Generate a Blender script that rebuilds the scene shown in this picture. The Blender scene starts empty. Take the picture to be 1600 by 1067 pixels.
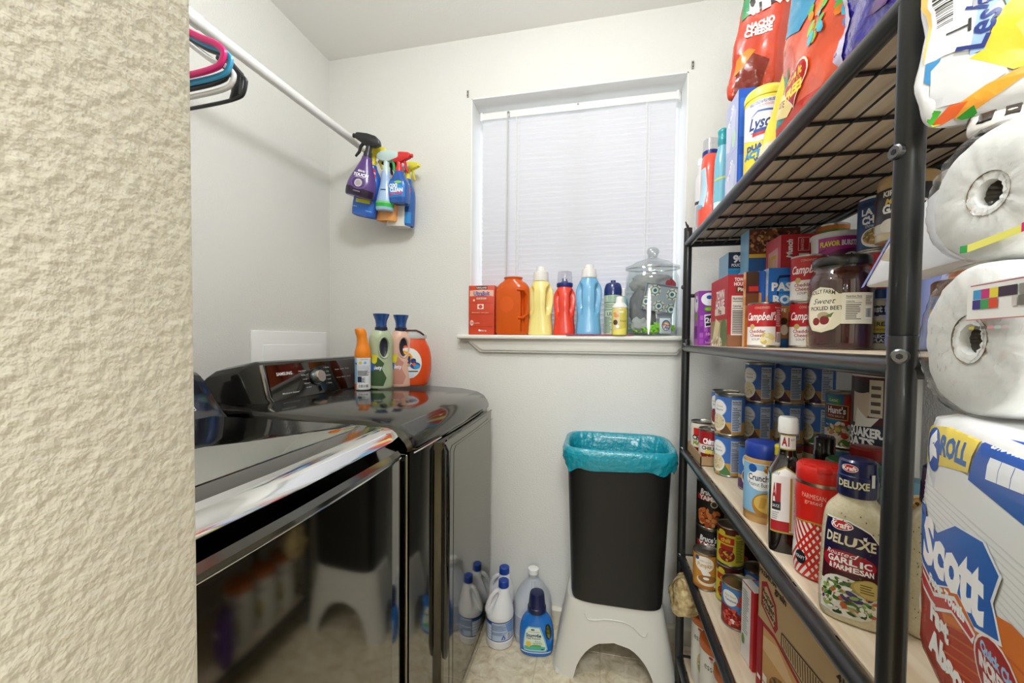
import bpy, bmesh, math, random
from mathutils import Vector, Matrix, noise
S = bpy.context.scene
COL = S.collection
PI = math.pi
random.seed(7)

# ------------------------------------------------------------------ camera
cam = bpy.data.cameras.new('camera'); co = bpy.data.objects.new('camera', cam); COL.objects.link(co)
cam.sensor_width = 36; cam.lens = 619.87/1600*36; cam.shift_y = 14.66/1600; cam.clip_start = .02; cam.clip_end = 60
yaw, pitch, roll = (math.radians(a) for a in (12.3435, 1.5995, -.55378))
fw = Vector((-math.sin(yaw)*math.cos(pitch), math.cos(yaw)*math.cos(pitch), -math.sin(pitch)))
rt = Vector((math.cos(yaw), math.sin(yaw), 0)); dn = fw.cross(rt)
r2 = rt*math.cos(roll)+dn*math.sin(roll); d2 = -rt*math.sin(roll)+dn*math.cos(roll)
EYE = 1.175
m = Matrix((( r2.x, -d2.x, -fw.x, 0), (r2.y, -d2.y, -fw.y, 0), (r2.z, -d2.z, -fw.z, EYE), (0, 0, 0, 1)))
co.matrix_world = m
S.camera = co

# ------------------------------------------------------------------ world, lights, exposure
W = bpy.data.worlds.new('sky'); S.world = W; W.use_nodes = True
bg = W.node_tree.nodes['Background']; bg.inputs[0].default_value = (.86, .92, 1, 1); bg.inputs[1].default_value = 1.0
def area(name, loc, size, power, col=(1, 1, 1), rot=(0, 0, 0), shape='DISK'):
    l = bpy.data.lights.new(name, 'AREA'); l.energy = power; l.size = size; l.color = col; l.shape = shape
    o = bpy.data.objects.new(name, l); o.location = loc; o.rotation_euler = rot; COL.objects.link(o); return o
pl = bpy.data.lights.new('ceiling_light_lamp', 'POINT'); pl.energy = 14.5; pl.shadow_soft_size = .09; pl.color = (.95, .98, 1)
po = bpy.data.objects.new('ceiling_light_lamp', pl); po.location = (-.25, .62, 2.25); COL.objects.link(po)
area('hall_fill_light', (.15, -.75, 2.33), .5, 24, (.96, .985, 1))  # unseen overhead lamp added as fill from behind the camera
area('rear_fill_light', (-.1, -1.6, 1.55), .6, 12, (.96, .985, 1), (math.radians(90), 0, 0))  # unseen low lamp added to brighten the shelf interiors and fronts
S.view_settings.view_transform = 'Standard'; S.view_settings.look = 'None'
S.view_settings.gamma = 1; S.view_settings.use_curve_mapping = False
S.view_settings.exposure = .55

# ------------------------------------------------------------------ helpers: colour and material
def lin(h):
    h = h.lstrip('#')
    if len(h) == 3: h = ''.join(c*2 for c in h)
    f = lambda v: v/12.92 if v <= .04045 else ((v+.055)/1.055)**2.4
    return tuple(f(int(h[i:i+2], 16)/255) for i in (0, 2, 4))+(1,)
MATS = {}
def M(name, col='888', rough=.5, metal=0, coat=0, bump=None, trans=0, ior=1.5, var=None, sss=0):
    """procedural principled material; bump=(scale,strength[,dist]); var=(scale, second colour, amount)"""
    if name in MATS: return MATS[name]
    m = bpy.data.materials.new(name); m.use_nodes = True; nt = m.node_tree
    p = nt.nodes['Principled BSDF']; p.inputs['Base Color'].default_value = lin(col)
    p.inputs['Roughness'].default_value = rough; p.inputs['Metallic'].default_value = metal
    p.inputs['Coat Weight'].default_value = coat; p.inputs['Coat Roughness'].default_value = .05
    p.inputs['IOR'].default_value = ior; p.inputs['Transmission Weight'].default_value = trans
    if sss: p.inputs['Subsurface Weight'].default_value = sss; p.inputs['Subsurface Scale'].default_value = .01
    if bump or var:
        tc = nt.nodes.new('ShaderNodeTexCoord')
    if bump:
        n = nt.nodes.new('ShaderNodeTexNoise'); n.inputs['Scale'].default_value = bump[0]; n.inputs['Detail'].default_value = 3
        b = nt.nodes.new('ShaderNodeBump'); b.inputs['Strength'].default_value = bump[1]; b.inputs['Distance'].default_value = bump[2] if len(bump) > 2 else .002
        nt.links.new(tc.outputs['Object'], n.inputs['Vector']); nt.links.new(n.outputs['Fac'], b.inputs['Height']); nt.links.new(b.outputs['Normal'], p.inputs['Normal'])
    if var:
        n = nt.nodes.new('ShaderNodeTexNoise'); n.inputs['Scale'].default_value = var[0]; n.inputs['Detail'].default_value = 6
        r = nt.nodes.new('ShaderNodeValToRGB'); r.color_ramp.elements[0].position = .35; r.color_ramp.elements[1].position = .68
        r.color_ramp.elements[0].color = lin(col); r.color_ramp.elements[1].color = lin(var[1])
        nt.links.new(tc.outputs['Object'], n.inputs['Vector']); nt.links.new(n.outputs['Fac'], r.inputs['Fac']); nt.links.new(r.outputs['Color'], p.inputs['Base Color'])
    MATS[name] = m; return m
def PRINT(rough):
    k = 'print_%g' % rough
    if k in MATS: return MATS[k]
    m = M(k, 'fff', rough); nt = m.node_tree
    a = nt.nodes.new('ShaderNodeAttribute'); a.attribute_name = 'Col'
    nt.links.new(a.outputs['Color'], nt.nodes['Principled BSDF'].inputs['Base Color']); return m
def GLASS(name, tint='fff', gloss=.12, rough=.02):
    if name in MATS: return MATS[name]
    m = bpy.data.materials.new(name); m.use_nodes = True; nt = m.node_tree; nt.nodes.clear()
    o = nt.nodes.new('ShaderNodeOutputMaterial'); mx = nt.nodes.new('ShaderNodeMixShader')
    t = nt.nodes.new('ShaderNodeBsdfTransparent'); t.inputs[0].default_value = lin(tint)
    g = nt.nodes.new('ShaderNodeBsdfGlossy'); g.inputs['Roughness'].default_value = rough
    f = nt.nodes.new('ShaderNodeLayerWeight'); f.inputs[0].default_value = .5
    pw = nt.nodes.new('ShaderNodeMath'); pw.operation = 'POWER'; pw.inputs[1].default_value = 4
    a = nt.nodes.new('ShaderNodeMath'); a.operation = 'MULTIPLY_ADD'; a.inputs[1].default_value = .6; a.inputs[2].default_value = gloss*.3
    nt.links.new(f.outputs['Facing'], pw.inputs[0]); nt.links.new(pw.outputs[0], a.inputs[0]); nt.links.new(a.outputs[0], mx.inputs[0])
    nt.links.new(t.outputs[0], mx.inputs[1]); nt.links.new(g.outputs[0], mx.inputs[2]); nt.links.new(mx.outputs[0], o.inputs[0])
    MATS[name] = m; return m

# ------------------------------------------------------------------ helpers: objects
def obj(name, bm, mats, parent=None, smooth=True, angle=35, kind=None):
    me = bpy.data.meshes.new(name)
    if smooth:
        for f in bm.faces: f.smooth = True
    bm.to_mesh(me); bm.free()
    if smooth: me.set_sharp_from_angle(angle=math.radians(angle))
    for q in (mats if isinstance(mats, (list, tuple)) else [mats]): me.materials.append(q)
    o = bpy.data.objects.new(name, me); COL.objects.link(o)
    if parent: o.parent = parent
    if kind: o['kind'] = kind
    return o
def tag(o, label, cat, group=None):
    o['label'] = label; o['category'] = cat
    if group: o['group'] = group
    return o
def thing(name, label, cat, loc=(0, 0, 0), rz=0, group=None, rot=None):
    o = bpy.data.objects.new(name, None); COL.objects.link(o); o.empty_display_size = .05
    o.location = loc; o.rotation_euler = rot or (0, 0, rz)
    return tag(o, label, cat, group)
def dup(root, loc, label, rz=None):
    r = root.copy(); COL.objects.link(r); r.location = loc; r['label'] = label
    if rz is not None: r.rotation_euler = (0, 0, rz)
    for ch in list(root.children):
        c = ch.copy(); COL.objects.link(c); c.parent = r
        for g in ch.children:
            d = g.copy(); COL.objects.link(d); d.parent = c
    return r
def face_cam(x, y, extra=0): return -math.atan2(x, y)+extra

# ------------------------------------------------------------------ helpers: shapes
def nb(): return bmesh.new()
def bevel(bm, w, seg=2, faces=None):
    es = [e for e in bm.edges if not e.is_boundary]
    bmesh.ops.bevel(bm, geom=es, offset=w, segments=seg, affect='EDGES', profile=.5, clamp_overlap=True)
def box(bm, lo, hi, bev=0, seg=2, mi=0, rot=None):
    t = bmesh.new(); bmesh.ops.create_cube(t, size=1)
    c = [(a+b)/2 for a, b in zip(lo, hi)]; s = [abs(b-a) for a, b in zip(lo, hi)]
    for v in t.verts: v.co = Vector((v.co.x*s[0], v.co.y*s[1], v.co.z*s[2]))
    if bev: bevel(t, min(bev, min(s)*.45), seg)
    for v in t.verts:
        if rot: v.co = rot @ v.co
        v.co += Vector(c)
    merge(bm, t, mi)
def merge(bm, t, mi=0, mat=None):
    mp = [bm.verts.new(mat @ v.co if mat else v.co) for v in t.verts]
    t.verts.index_update()
    for f in t.faces:
        try:
            g = bm.faces.new([mp[v.index] for v in f.verts]); g.material_index = mi or f.material_index
        except ValueError: pass
    t.free()
def frames(pts, closed):
    n = len(pts); T = []
    for i in range(n):
        a = pts[(i-1) % n] if closed or i else pts[i]; b = pts[(i+1) % n] if closed or i < n-1 else pts[i]
        T.append((b-a).normalized())
    up = Vector((0, 0, 1)) if abs(T[0].z) < .9 else Vector((1, 0, 0))
    N = [(up-T[0]*up.dot(T[0])).normalized()]
    for i in range(1, n):
        v = N[-1]-T[i]*N[-1].dot(T[i]); N.append(v.normalized() if v.length > 1e-6 else N[-1])
    return T, N
def tube(bm, pts, r, seg=10, closed=False, mi=0, flat=1, caps=True):
    pts = [Vector(p) for p in pts]; T, N = frames(pts, closed); rings = []
    for i, p in enumerate(pts):
        ri = r[i] if isinstance(r, (list, tuple)) else r
        b = T[i].cross(N[i])
        rings.append([bm.verts.new(p+(N[i]*math.cos(2*PI*k/seg)+b*math.sin(2*PI*k/seg)*flat)*ri) for k in range(seg)])
    n = len(rings)
    for i in range(n if closed else n-1):
        a, b = rings[i], rings[(i+1) % n]
        for k in range(seg):
            f = bm.faces.new((a[k], a[(k+1) % seg], b[(k+1) % seg], b[k])); f.material_index = mi
    if not closed and caps:
        bm.faces.new(rings[0][::-1]).material_index = mi; bm.faces.new(rings[-1]).material_index = mi
def tubeo(name, pts, r, mat, parent, seg=10, **k):
    b = nb(); tube(b, pts, r, seg, **k); return obj(name, b, mat, parent)
def extr(bm, poly, d0, d1, axis='y', mi=0, bev=0):
    """extrude a 2-D outline (a,b) along an axis: axis y -> (a=x,b=z); axis x -> (a=y,b=z); axis z -> (a=x,b=y)"""
    t = bmesh.new()
    P = {'y': lambda a, b, d: (a, d, b), 'x': lambda a, b, d: (d, a, b), 'z': lambda a, b, d: (a, b, d)}[axis]
    A = [t.verts.new(P(a, b, d0)) for a, b in poly]; Bv = [t.verts.new(P(a, b, d1)) for a, b in poly]; n = len(poly)
    t.faces.new(A); t.faces.new(Bv[::-1])
    for i in range(n): t.faces.new((A[i], Bv[i], Bv[(i+1) % n], A[(i+1) % n]))
    bmesh.ops.recalc_face_normals(t, faces=t.faces)
    if bev: bevel(t, bev, 2)
    merge(bm, t, mi)
def spline(pts, sub=5):
    """Catmull-Rom through tuples"""
    L = max(len(p) for p in pts)
    if L > 2 and any(len(p) < L for p in pts): pts = [tuple(p)+((p[1], 2, 0, 0) if len(p) == 2 else (2, 0, 0) if len(p) == 3 else (0, 0) if len(p) == 4 else (0,))[:L-len(p)] for p in pts]
    out = []; n = len(pts)
    for i in range(n-1):
        p = [pts[max(i-1, 0)], pts[i], pts[i+1], pts[min(i+2, n-1)]]
        for k in range(sub):
            t = k/sub
            out.append(tuple(.5*((2*p[1][j])+(-p[0][j]+p[2][j])*t+(2*p[0][j]-5*p[1][j]+4*p[2][j]-p[3][j])*t*t+(-p[0][j]+3*p[1][j]-3*p[2][j]+p[3][j])*t**3) for j in range(len(p[1]))))
    out.append(tuple(pts[-1])); return out
class Sol:
    """stack of super-ellipse sections; row = (z, rx[, ry, n, ox, oy]); angle 0 looks along local -y, positive to viewer's right"""
    def __init__(s, rows, disp=None, n=2):
        s.rows = [(q[0], q[1], q[2] if len(q) > 2 else q[1], q[3] if len(q) > 3 else n, q[4] if len(q) > 4 else 0, q[5] if len(q) > 5 else 0) for q in rows]
        s.disp = disp
    def sec(s, z):
        R = s.rows
        if z <= R[0][0]: return R[0]
        for a, b in zip(R, R[1:]):
            if z <= b[0] and b[0] > a[0]:
                t = (z-a[0])/(b[0]-a[0]); return tuple(p+(q-p)*t for p, q in zip(a, b))
        return R[-1]
    def at(s, th, row):
        z, rx, ry, n, ox, oy = row; c, d = math.sin(th), -math.cos(th)
        f = lambda v: math.copysign(abs(v)**(2/n), v)
        p = Vector((rx*f(c)+ox, ry*f(d)+oy, z))
        if s.disp:
            q = Vector((c*ry, d*rx, 0)); q.normalize(); p += q*s.disp(th, z)
        return p
    def pt(s, th, z): return s.at(th, s.sec(z))
    def mesh(s, bm, seg=32, caps=(True, True), mi=0):
        rings = [[bm.verts.new(s.at(2*PI*k/seg, r)) for k in range(seg)] for r in s.rows]
        for a, b in zip(rings, rings[1:]):
            for k in range(seg):
                bm.faces.new((a[k], a[(k+1) % seg], b[(k+1) % seg], b[k])).material_index = mi
        if caps[0]: bm.faces.new(rings[0][::-1]).material_index = mi
        if caps[1]: bm.faces.new(rings[-1]).material_index = mi
        return bm
    def wrap(s, R=None, th0=0, flat=False):
        """label map (s,t)->point, normal"""
        def f(u, t):
            if flat:
                z, rx, ry, n, ox, oy = s.sec(t); q = max(-1, min(1, u/rx)); th = math.asin(math.copysign(abs(q)**(n/2), q))
            else:
                th = th0+u/(R or s.sec(t)[1])
            p = s.pt(th, t); e = 1e-3
            nrm = (s.pt(th+.02, t)-s.pt(th-.02, t)).cross(s.pt(th, t+e)-s.pt(th, t-e))
            return p, (nrm.normalized() if nrm.length > 1e-12 else Vector((0, -1, 0)))
        return f
def sol(name, rows, mat, parent, seg=32, caps=(True, True), disp=None, n=2, angle=35):
    q = Sol(rows, disp, n); o = obj(name, q.mesh(nb(), seg, caps), mat, parent, angle=angle); return q
def plane(o, sx, ty):
    o, sx, ty = Vector(o), Vector(sx).normalized(), Vector(ty).normalized(); n = sx.cross(ty)
    return lambda s, t: (o+sx*s+ty*t, n)

# ------------------------------------------------------------------ flat print (lettering, emblems) as thin coloured faces following a surface
TX = {}
def textgeo(txt, bold, sh):
    k = (txt, bold, sh)
    if k not in TX:
        c = bpy.data.curves.new('t', 'FONT'); c.body = txt; c.size = 1; c.offset = bold; c.shear = sh; c.resolution_u = 2
        o = bpy.data.objects.new('t', c); COL.objects.link(o)
        me = bpy.data.meshes.new_from_object(o)
        vs = [(v.co.x, v.co.y) for v in me.vertices]; fs = [tuple(p.vertices) for p in me.polygons]
        bpy.data.objects.remove(o); bpy.data.curves.remove(c); bpy.data.meshes.remove(me)
        x0 = min(v[0] for v in vs); x1 = max(v[0] for v in vs)
        TX[k] = ([((v[0]-(x0+x1)/2), v[1]-.35) for v in vs], fs, x1-x0)
    return TX[k]
def ell(cx, cy, rx, ry, n=20, rot=0):
    c, s = math.cos(rot), math.sin(rot)
    return [(cx+rx*math.cos(2*PI*k/n)*c-ry*math.sin(2*PI*k/n)*s, cy+rx*math.cos(2*PI*k/n)*s+ry*math.sin(2*PI*k/n)*c) for k in range(n)]
def label(parent, items, mapf, name='print', ds=.006, eps=.0004, step=.00012, rough=.4, clip=None, diag=False, tall=2.2):
    bm = bmesh.new(); cl = bm.loops.layers.float_color.new('Col'); step = min(step, .0011/max(1, len(items)))
    for L, it in enumerate(items):
        z = L+1; k = it[0]
        if k == 't':
            _, txt, cx, cy, h, col = it[:6]; o = it[6] if len(it) > 6 else {}
            vs, fs, w = textgeo(txt, o.get('b', 0), o.get('sh', 0)); sy = h/.7; sx = o['w']/w if 'w' in o else sy
            a = o.get('rot', 0); ca, sa = math.cos(a), math.sin(a); bow = o.get('bow', 0)
            V = []
            for x, y in vs:
                X, Y = x*sx, y*sy; Y += bow*(1-(x/(w/2))**2)
                V.append(bm.verts.new((cx+X*ca-Y*sa, cy+X*sa+Y*ca, z)))
            F = [[V[i] for i in f] for f in fs]
        else:
            if k == 'r': _, x0, y0, x1, y1, col = it; P = [(x0, y0), (x1, y0), (x1, y1), (x0, y1)]
            elif k == 'e': P = ell(it[1], it[2], it[3], it[4], 22, it[6] if len(it) > 6 else 0); col = it[5]
            else: P = it[1]; col = it[2]
            F = [[bm.verts.new((x, y, z)) for x, y in P]]
        C = lin(col)
        for f in F:
            try: g = bm.faces.new(f)
            except ValueError: continue
            for l in g.loops: l[cl] = C
    big = [f for f in bm.faces if len(f.verts) > 4]
    bmesh.ops.triangulate(bm, faces=big)
    if clip:
        for co_, no in (((clip[0], 0, 0), (-1, 0, 0)), ((clip[2], 0, 0), (1, 0, 0)), ((0, clip[1], 0), (0, -1, 0)), ((0, clip[3], 0), (0, 1, 0))):
            bmesh.ops.bisect_plane(bm, geom=bm.verts[:]+bm.edges[:]+bm.faces[:], plane_co=co_, plane_no=no, clear_outer=True)
    cut = lambda p, n_: bmesh.ops.bisect_plane(bm, geom=bm.verts[:]+bm.edges[:]+bm.faces[:], plane_co=p, plane_no=n_)
    if ds and bm.verts:
        G = []
        for ax in (0, 1):
            lo = min(v.co[ax] for v in bm.verts)-1e-5; hi = max(v.co[ax] for v in bm.verts)+1e-5
            n = max(1, math.ceil((hi-lo)/(ds if ax == 0 else ds*tall))); G.append((lo, (hi-lo)/n, n))
            for i in range(1, n): c = lo+(hi-lo)*i/n; cut((c, 0, 0) if ax == 0 else (0, c, 0), (1, 0, 0) if ax == 0 else (0, 1, 0))
        (s0_, hs, ns), (t0_, ht, nt_) = G
        if diag:
            for k in range(1, ns+nt_): cut((s0_+hs*k, t0_, 0), (1/hs, 1/ht, 0))
        cache = {}
        def node(i, j):
            if (i, j) not in cache: cache[i, j] = mapf(s0_+hs*i, t0_+ht*j)
            return cache[i, j]
    for f in bm.faces:
        if f.normal.z < 0: f.normal_flip()
    for v in bm.verts:
        if ds:
            x = (v.co.x-s0_)/hs; y = (v.co.y-t0_)/ht; i = min(ns-1, max(0, int(x))); j = min(nt_-1, max(0, int(y))); x -= i; y -= j
            if diag: W_ = ((i, j, 1-x-y), (i+1, j, x), (i, j+1, y)) if x+y <= 1 else ((i+1, j+1, x+y-1), (i+1, j, 1-y), (i, j+1, 1-x))
            else: W_ = ((i, j, (1-x)*(1-y)), (i+1, j, x*(1-y)), (i, j+1, (1-x)*y), (i+1, j+1, x*y))
            p = Vector(); nr = Vector()
            for a_, b_, w_ in W_: q_ = node(a_, b_); p += q_[0]*w_; nr += q_[1]*w_
            nr.normalize()
        else: p, nr = mapf(v.co.x, v.co.y)
        v.co = p+nr*(eps+step*v.co.z)
    o = obj(name, bm, PRINT(rough), parent, angle=60); return o
def rows_(x0, y0, x1, y1, n, col='444', fill=.45):
    """rows of fine print as thin bars"""
    out = []; h = (y1-y0)/n
    for i in range(n):
        x = x1-(x1-x0)*random.random()*.4; y = y0+h*i
        out.append(('r', x0, y+h*.25, x, y+h*(.25+fill), col))
    return out
def nutri(x0, y0, x1, y1, n=9, bgc='f4f4f4', ink='333'):
    w, h = x1-x0, y1-y0; e = w*.06
    return [('r', x0, y0, x1, y1, bgc), ('t', 'Nutrition Facts', (x0+x1)/2, y1-h*.07, h*.065, '111', {'w': w*.86, 'b': .02}), ('r', x0+e, y1-h*.15, x1-e, y1-h*.135, '111'),
            ('t', 'Calories', x0+w*.3, y1-h*.26, h*.05, '111', {'w': w*.45, 'b': .02}), ('r', x0+e, y1-h*.33, x1-e, y1-h*.315, '111')]+rows_(x0+e, y0+h*.04, x1-e, y1-h*.36, n, ink)
def barcode(x0, y0, x1, y1, seed=1, vert=False):
    r = random.Random(seed); out = [('r', x0, y0, x1, y1, 'fff')]; p = .06
    a, b = (y0, y1) if vert else (x0, x1); c = a+(b-a)*p
    while c < b-(b-a)*p:
        w = (b-a)*r.choice((.012, .02, .032)); out.append(('r', x0+(x1-x0)*.1, c, x1-(x1-x0)*.1, c+w, '222') if vert else ('r', c, y0+(y1-y0)*.1, c+w, y1-(y1-y0)*.1, '222')); c += w+(b-a)*r.choice((.015, .025, .035))
    return out
def bits(cx, cy, rx, ry, cols, n, sz, seed=1, asp=.7):
    r = random.Random(seed); out = []
    for i in range(n):
        a = r.random()*2*PI; q = math.sqrt(r.random())
        out.append(('p', ell(cx+rx*q*math.cos(a), cy+ry*q*math.sin(a), sz*(.7+.6*r.random()), sz*asp*(.7+.6*r.random()), 7, r.random()*PI), r.choice(cols)))
    return out
# ------------------------------------------------------------------ setting
def struct(name, bm, mat, smooth=False):
    o = obj(name, bm, mat, None, smooth); o['kind'] = 'structure'; return o
WALL = M('wall_paint', 'e2e1dc', .62, bump=(230, .5, .0028))
WARM = M('hall_wall_paint', 'dad5c5', .6, bump=(230, .33, .004))
CEIL = M('ceiling_paint', 'f3f2ee', .8, bump=(120, .3))
WHITE = M('white_trim_paint', 'f2f2f0', .35)
XL, XR, YB, ZC = -1.225, .66, 1.625, 2.44
def wallbox(name, parts, mat=None):
    b = nb()
    for lo, hi in parts: box(b, lo, hi)
    return struct(name, b, mat or WALL)
wx0, wx1, wz0, wz1 = -.54, .314, 1.185, 2.188
wallbox('wall_back', [((XL-.1, YB, 0), (wx0, YB+.17, ZC)), ((wx1, YB, 0), (XR+.1, YB+.17, ZC)), ((wx0, YB, 0), (wx1, YB+.17, wz0)), ((wx0, YB, wz1), (wx1, YB+.17, ZC))])
wallbox('wall_left', [((XL-.1, -.0, 0), (XL, YB, ZC))])
wallbox('wall_right', [((XR, .0, 0), (XR+.1, YB, ZC))])
b = nb(); box(b, (XL-.1, -.015, 0), (-.155, .127, ZC), .004, 2); box(b, (-.155, -.015, 2.06), (XR, .127, ZC)); struct('wall_front', b, WARM, True)
wallbox('wall_hall', [((-1.7, -1.75, 0), (1.7, -1.65, ZC)), ((-1.8, -1.75, 0), (-1.7, .0, ZC)), ((1.6, -1.75, 0), (1.7, .0, ZC)), ((XR+.1, -.015, 0), (1.7, .08, ZC)), ((-1.8, -.015, 0), (XL-.1, .08, ZC))], WARM)
b = nb(); box(b, (-1.8, -1.75, ZC), (1.7, YB+.17, ZC+.06)); struct('ceiling', b, CEIL)
GROUT = M('grout', 'c9bd9f', .8)
b = nb(); box(b, (-1.8, -1.75, -.06), (1.7, YB+.17, -.0025)); floor = struct('floor', b, GROUT)
TILE = M('stone_tile', 'b09f80', .42)
nt = TILE.node_tree; p = nt.nodes['Principled BSDF']
gp = nt.nodes.new('ShaderNodeNewGeometry'); n1 = nt.nodes.new('ShaderNodeTexNoise'); n1.inputs['Scale'].default_value = 22; n1.inputs['Detail'].default_value = 9; n1.inputs['Roughness'].default_value = .66; n1.inputs['Distortion'].default_value = .8
r1 = nt.nodes.new('ShaderNodeValToRGB'); e = r1.color_ramp.elements; e[0].position = .34; e[0].color = lin('b9a886'); e[1].position = .66; e[1].color = lin('ebe1c9')
q = r1.color_ramp.elements.new(.5); q.color = lin('d8cbb0')
nt.links.new(gp.outputs['Position'], n1.inputs['Vector']); nt.links.new(n1.outputs['Fac'], r1.inputs['Fac']); nt.links.new(r1.outputs['Color'], p.inputs['Base Color'])
tb = nb(); box(tb, (-.1125, -.1125, -.004), (.1125, .1125, 0), .0012, 1); tile0 = None
for i in range(-5, 4):
    for j in range(-4, 8):
        x, y = .022+.114+.228*i, 1.5-.114-.228*(j-1)
        if tile0 is None: o = tile0 = obj('tile', tb, TILE, floor)
        else: o = tile0.copy(); COL.objects.link(o)
        o.location = (x, y, 0)
b = nb(); extr(b, [(YB, 0), (YB-.013, 0), (YB-.013, .058), (YB-.006, .068), (YB, .068)], XL, XR, 'x'); struct('baseboard_back', b, M('baseboard_paint', 'dfd9c6', .4))
b = nb(); extr(b, [(XR, 0), (XR-.013, 0), (XR-.013, .058), (XR-.006, .068), (XR, .068)], .1, YB-.013, 'y'); struct('baseboard_right', b, MATS['baseboard_paint'])
# window: added recess lining, sill, apron, sash, glass
b = nb()
for lo, hi in (((wx0, YB-.002, wz0), (wx0+.004, YB+.13, wz1)), ((wx1-.004, YB-.002, wz0), (wx1, YB+.13, wz1)), ((wx0, YB-.002, wz1-.004), (wx1, YB+.13, wz1))): box(b, lo, hi)
struct('trim_2', b, WHITE)  # lining whiter than the wall, stands in for daylight on the recess
b = nb(); box(b, (-.585, 1.578, 1.177), (.335, YB+.13, 1.195), .006, 3); struct('trim_1', b, M('sill_paint', 'e9e7df', .3), True)
b = nb()
extr(b, [(-.555, 1.176), (-.49, 1.122), (.29, 1.122), (.332, 1.176)], 1.608, YB, 'y', bev=.003)
extr(b, [(-.535, 1.170), (-.482, 1.131), (.284, 1.131), (.322, 1.170)], 1.602, 1.609, 'y', bev=.002)
box(b, (-.565, 1.6, 1.168), (.333, YB, 1.177), .002); struct('trim_3', b, MATS['sill_paint'], True)
win = thing('window_1', 'white sliding window in the recess behind the blind', 'window', (-.1, 1.76, 1.19)); win['kind'] = 'structure'
b = nb()
for lo, hi in (((-.44, -.02, 0), (-.431, .03, 1)), ((.405, -.02, 0), (.414, .03, 1)), ((-.44, -.02, 0), (.414, .03, .045)), ((-.44, -.02, .955), (.414, .03, 1)), ((-.02, -.015, .04), (.025, .025, .96))): box(b, lo, hi, .004)
obj('window_frame', b, WHITE, win)
for x0, x1 in ((-.432, -.02), (.025, .406)):
    b = nb(); box(b, (x0, .004, .045), (x1, .008, .955)); obj('pane', b, GLASS('window_glass', gloss=.02), win)
# blind
bl = thing('window_blind', 'white horizontal slatted blind drawn closed across the window', 'blind', (-.113, 1.695, 1.2))
b = nb(); box(b, (-.4, -.016, .925), (.4, .016, .955), .003); box(b, (-.405, -.019, .922), (-.395, .02, .957), .002); box(b, (.395, -.019, .922), (.405, .02, .957), .002); obj('headrail', b, WHITE, bl)
SL = bpy.data.materials.new('blind_slat_vinyl'); SL.use_nodes = True; nt = SL.node_tree; nt.nodes.clear()
o_ = nt.nodes.new('ShaderNodeOutputMaterial'); mx = nt.nodes.new('ShaderNodeMixShader'); mx.inputs[0].default_value = .17
df = nt.nodes.new('ShaderNodeBsdfDiffuse'); df.inputs[0].default_value = lin('e4e4e8'); tl = nt.nodes.new('ShaderNodeBsdfTranslucent'); tl.inputs[0].default_value = lin('f2f2f8')
nt.links.new(df.outputs[0], mx.inputs[1]); nt.links.new(tl.outputs[0], mx.inputs[2]); nt.links.new(mx.outputs[0], o_.inputs[0])
sb = nb(); P0 = []
for k in range(6):
    t = k/5-.5; a = math.radians(63); y, z = t*.0254*math.cos(a), -t*.0254*math.sin(a); c = (.25-t*t)*.0085; P0.append((y-c*math.sin(a), z-c*math.cos(a)))
L = [sb.verts.new((-.398, y, z)) for y, z in P0]; R_ = [sb.verts.new((.398, y, z)) for y, z in P0]
for i in range(5): sb.faces.new((L[i], R_[i], R_[i+1], L[i+1]))
s0 = obj('slat', sb, SL, bl, angle=80)
for i in range(43):
    o = s0 if i == 0 else s0.copy()
    if i: COL.objects.link(o)
    o.location = (0, .004, .012+.0213*i)
b = nb(); box(b, (-.398, -.012, -.004), (.398, .012, .006), .003); obj('bottom_rail', b, WHITE, bl)
for x in (-.245, .285):
    b = nb(); tube(b, [(x, -.013, 0), (x, -.013, .93)], .0013, 6); tube(b, [(x+.012, -.011, 0), (x+.012, -.011, .93)], .0009, 6); obj('ladder_cord', b, WHITE, bl)
b = nb(); tube(b, [(-.279, -.024, .935), (-.281, -.026, .915), (-.282, -.026, .235)], .0036, 6); obj('tilt_wand', b, M('wand_plastic', 'c9c9cc', .3), bl)
b = nb(); box(b, (-.284, -.024, .926), (-.274, -.014, .948), .002); box(b, (.01, -.018, .944), (.018, -.0155, .951)); obj('wand_hook', b, M('zinc', '999', .4, 1), bl)
# curtain brackets left on the wall
for x, lb in ((-.556, 'small metal curtain bracket on the wall above the left window corner'), (.327, 'small metal curtain bracket on the wall above the right window corner')):
    t = thing('curtain_bracket', lb, 'bracket', (x, YB, 2.21)); b = nb(); box(b, (-.004, -.006, -.014), (.004, 0, .014), .001); obj('plate', b, M('bracket_metal', 'a5a29a', .45, .6), t)
    b = nb(); tube(b, [(0, -.009, .006), (0, -.004, .006)], .0022, 8); tube(b, [(0, -.009, -.008), (0, -.004, -.008)], .0022, 8); obj('screw', b, M('dark_screw', '55534e', .5, .6), t)
# access panel on left wall
ap = thing('access_panel', 'white square access panel on the left wall behind the dryer', 'panel', (XL, 1.39, 1.02))
b = nb(); box(b, (0, -.2, -.18), (.01, .2, .18), .004); obj('frame', b, M('panel_white', 'eeeeec', .45), ap)
b = nb(); box(b, (.008, -.155, -.14), (.014, .165, .128), .003); obj('panel_door', b, MATS['panel_white'], ap)
# ceiling light (out of frame, its lamp is the first area light)
cl_ = thing('ceiling_light', 'clear globe ceiling light above the laundry room', 'light', (-.25, .62, ZC))
sol('base', [(-.09, .03), (-.03, .05), (-.02, .06), (0, .06)], WHITE, cl_); sol('globe', spline([(-.29, .01), (-.285, .04), (-.25, .085), (-.19, .1), (-.13, .085), (-.09, .035)], 4), GLASS('globe_glass', 'fff', .05), cl_, caps=(True, False))

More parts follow.
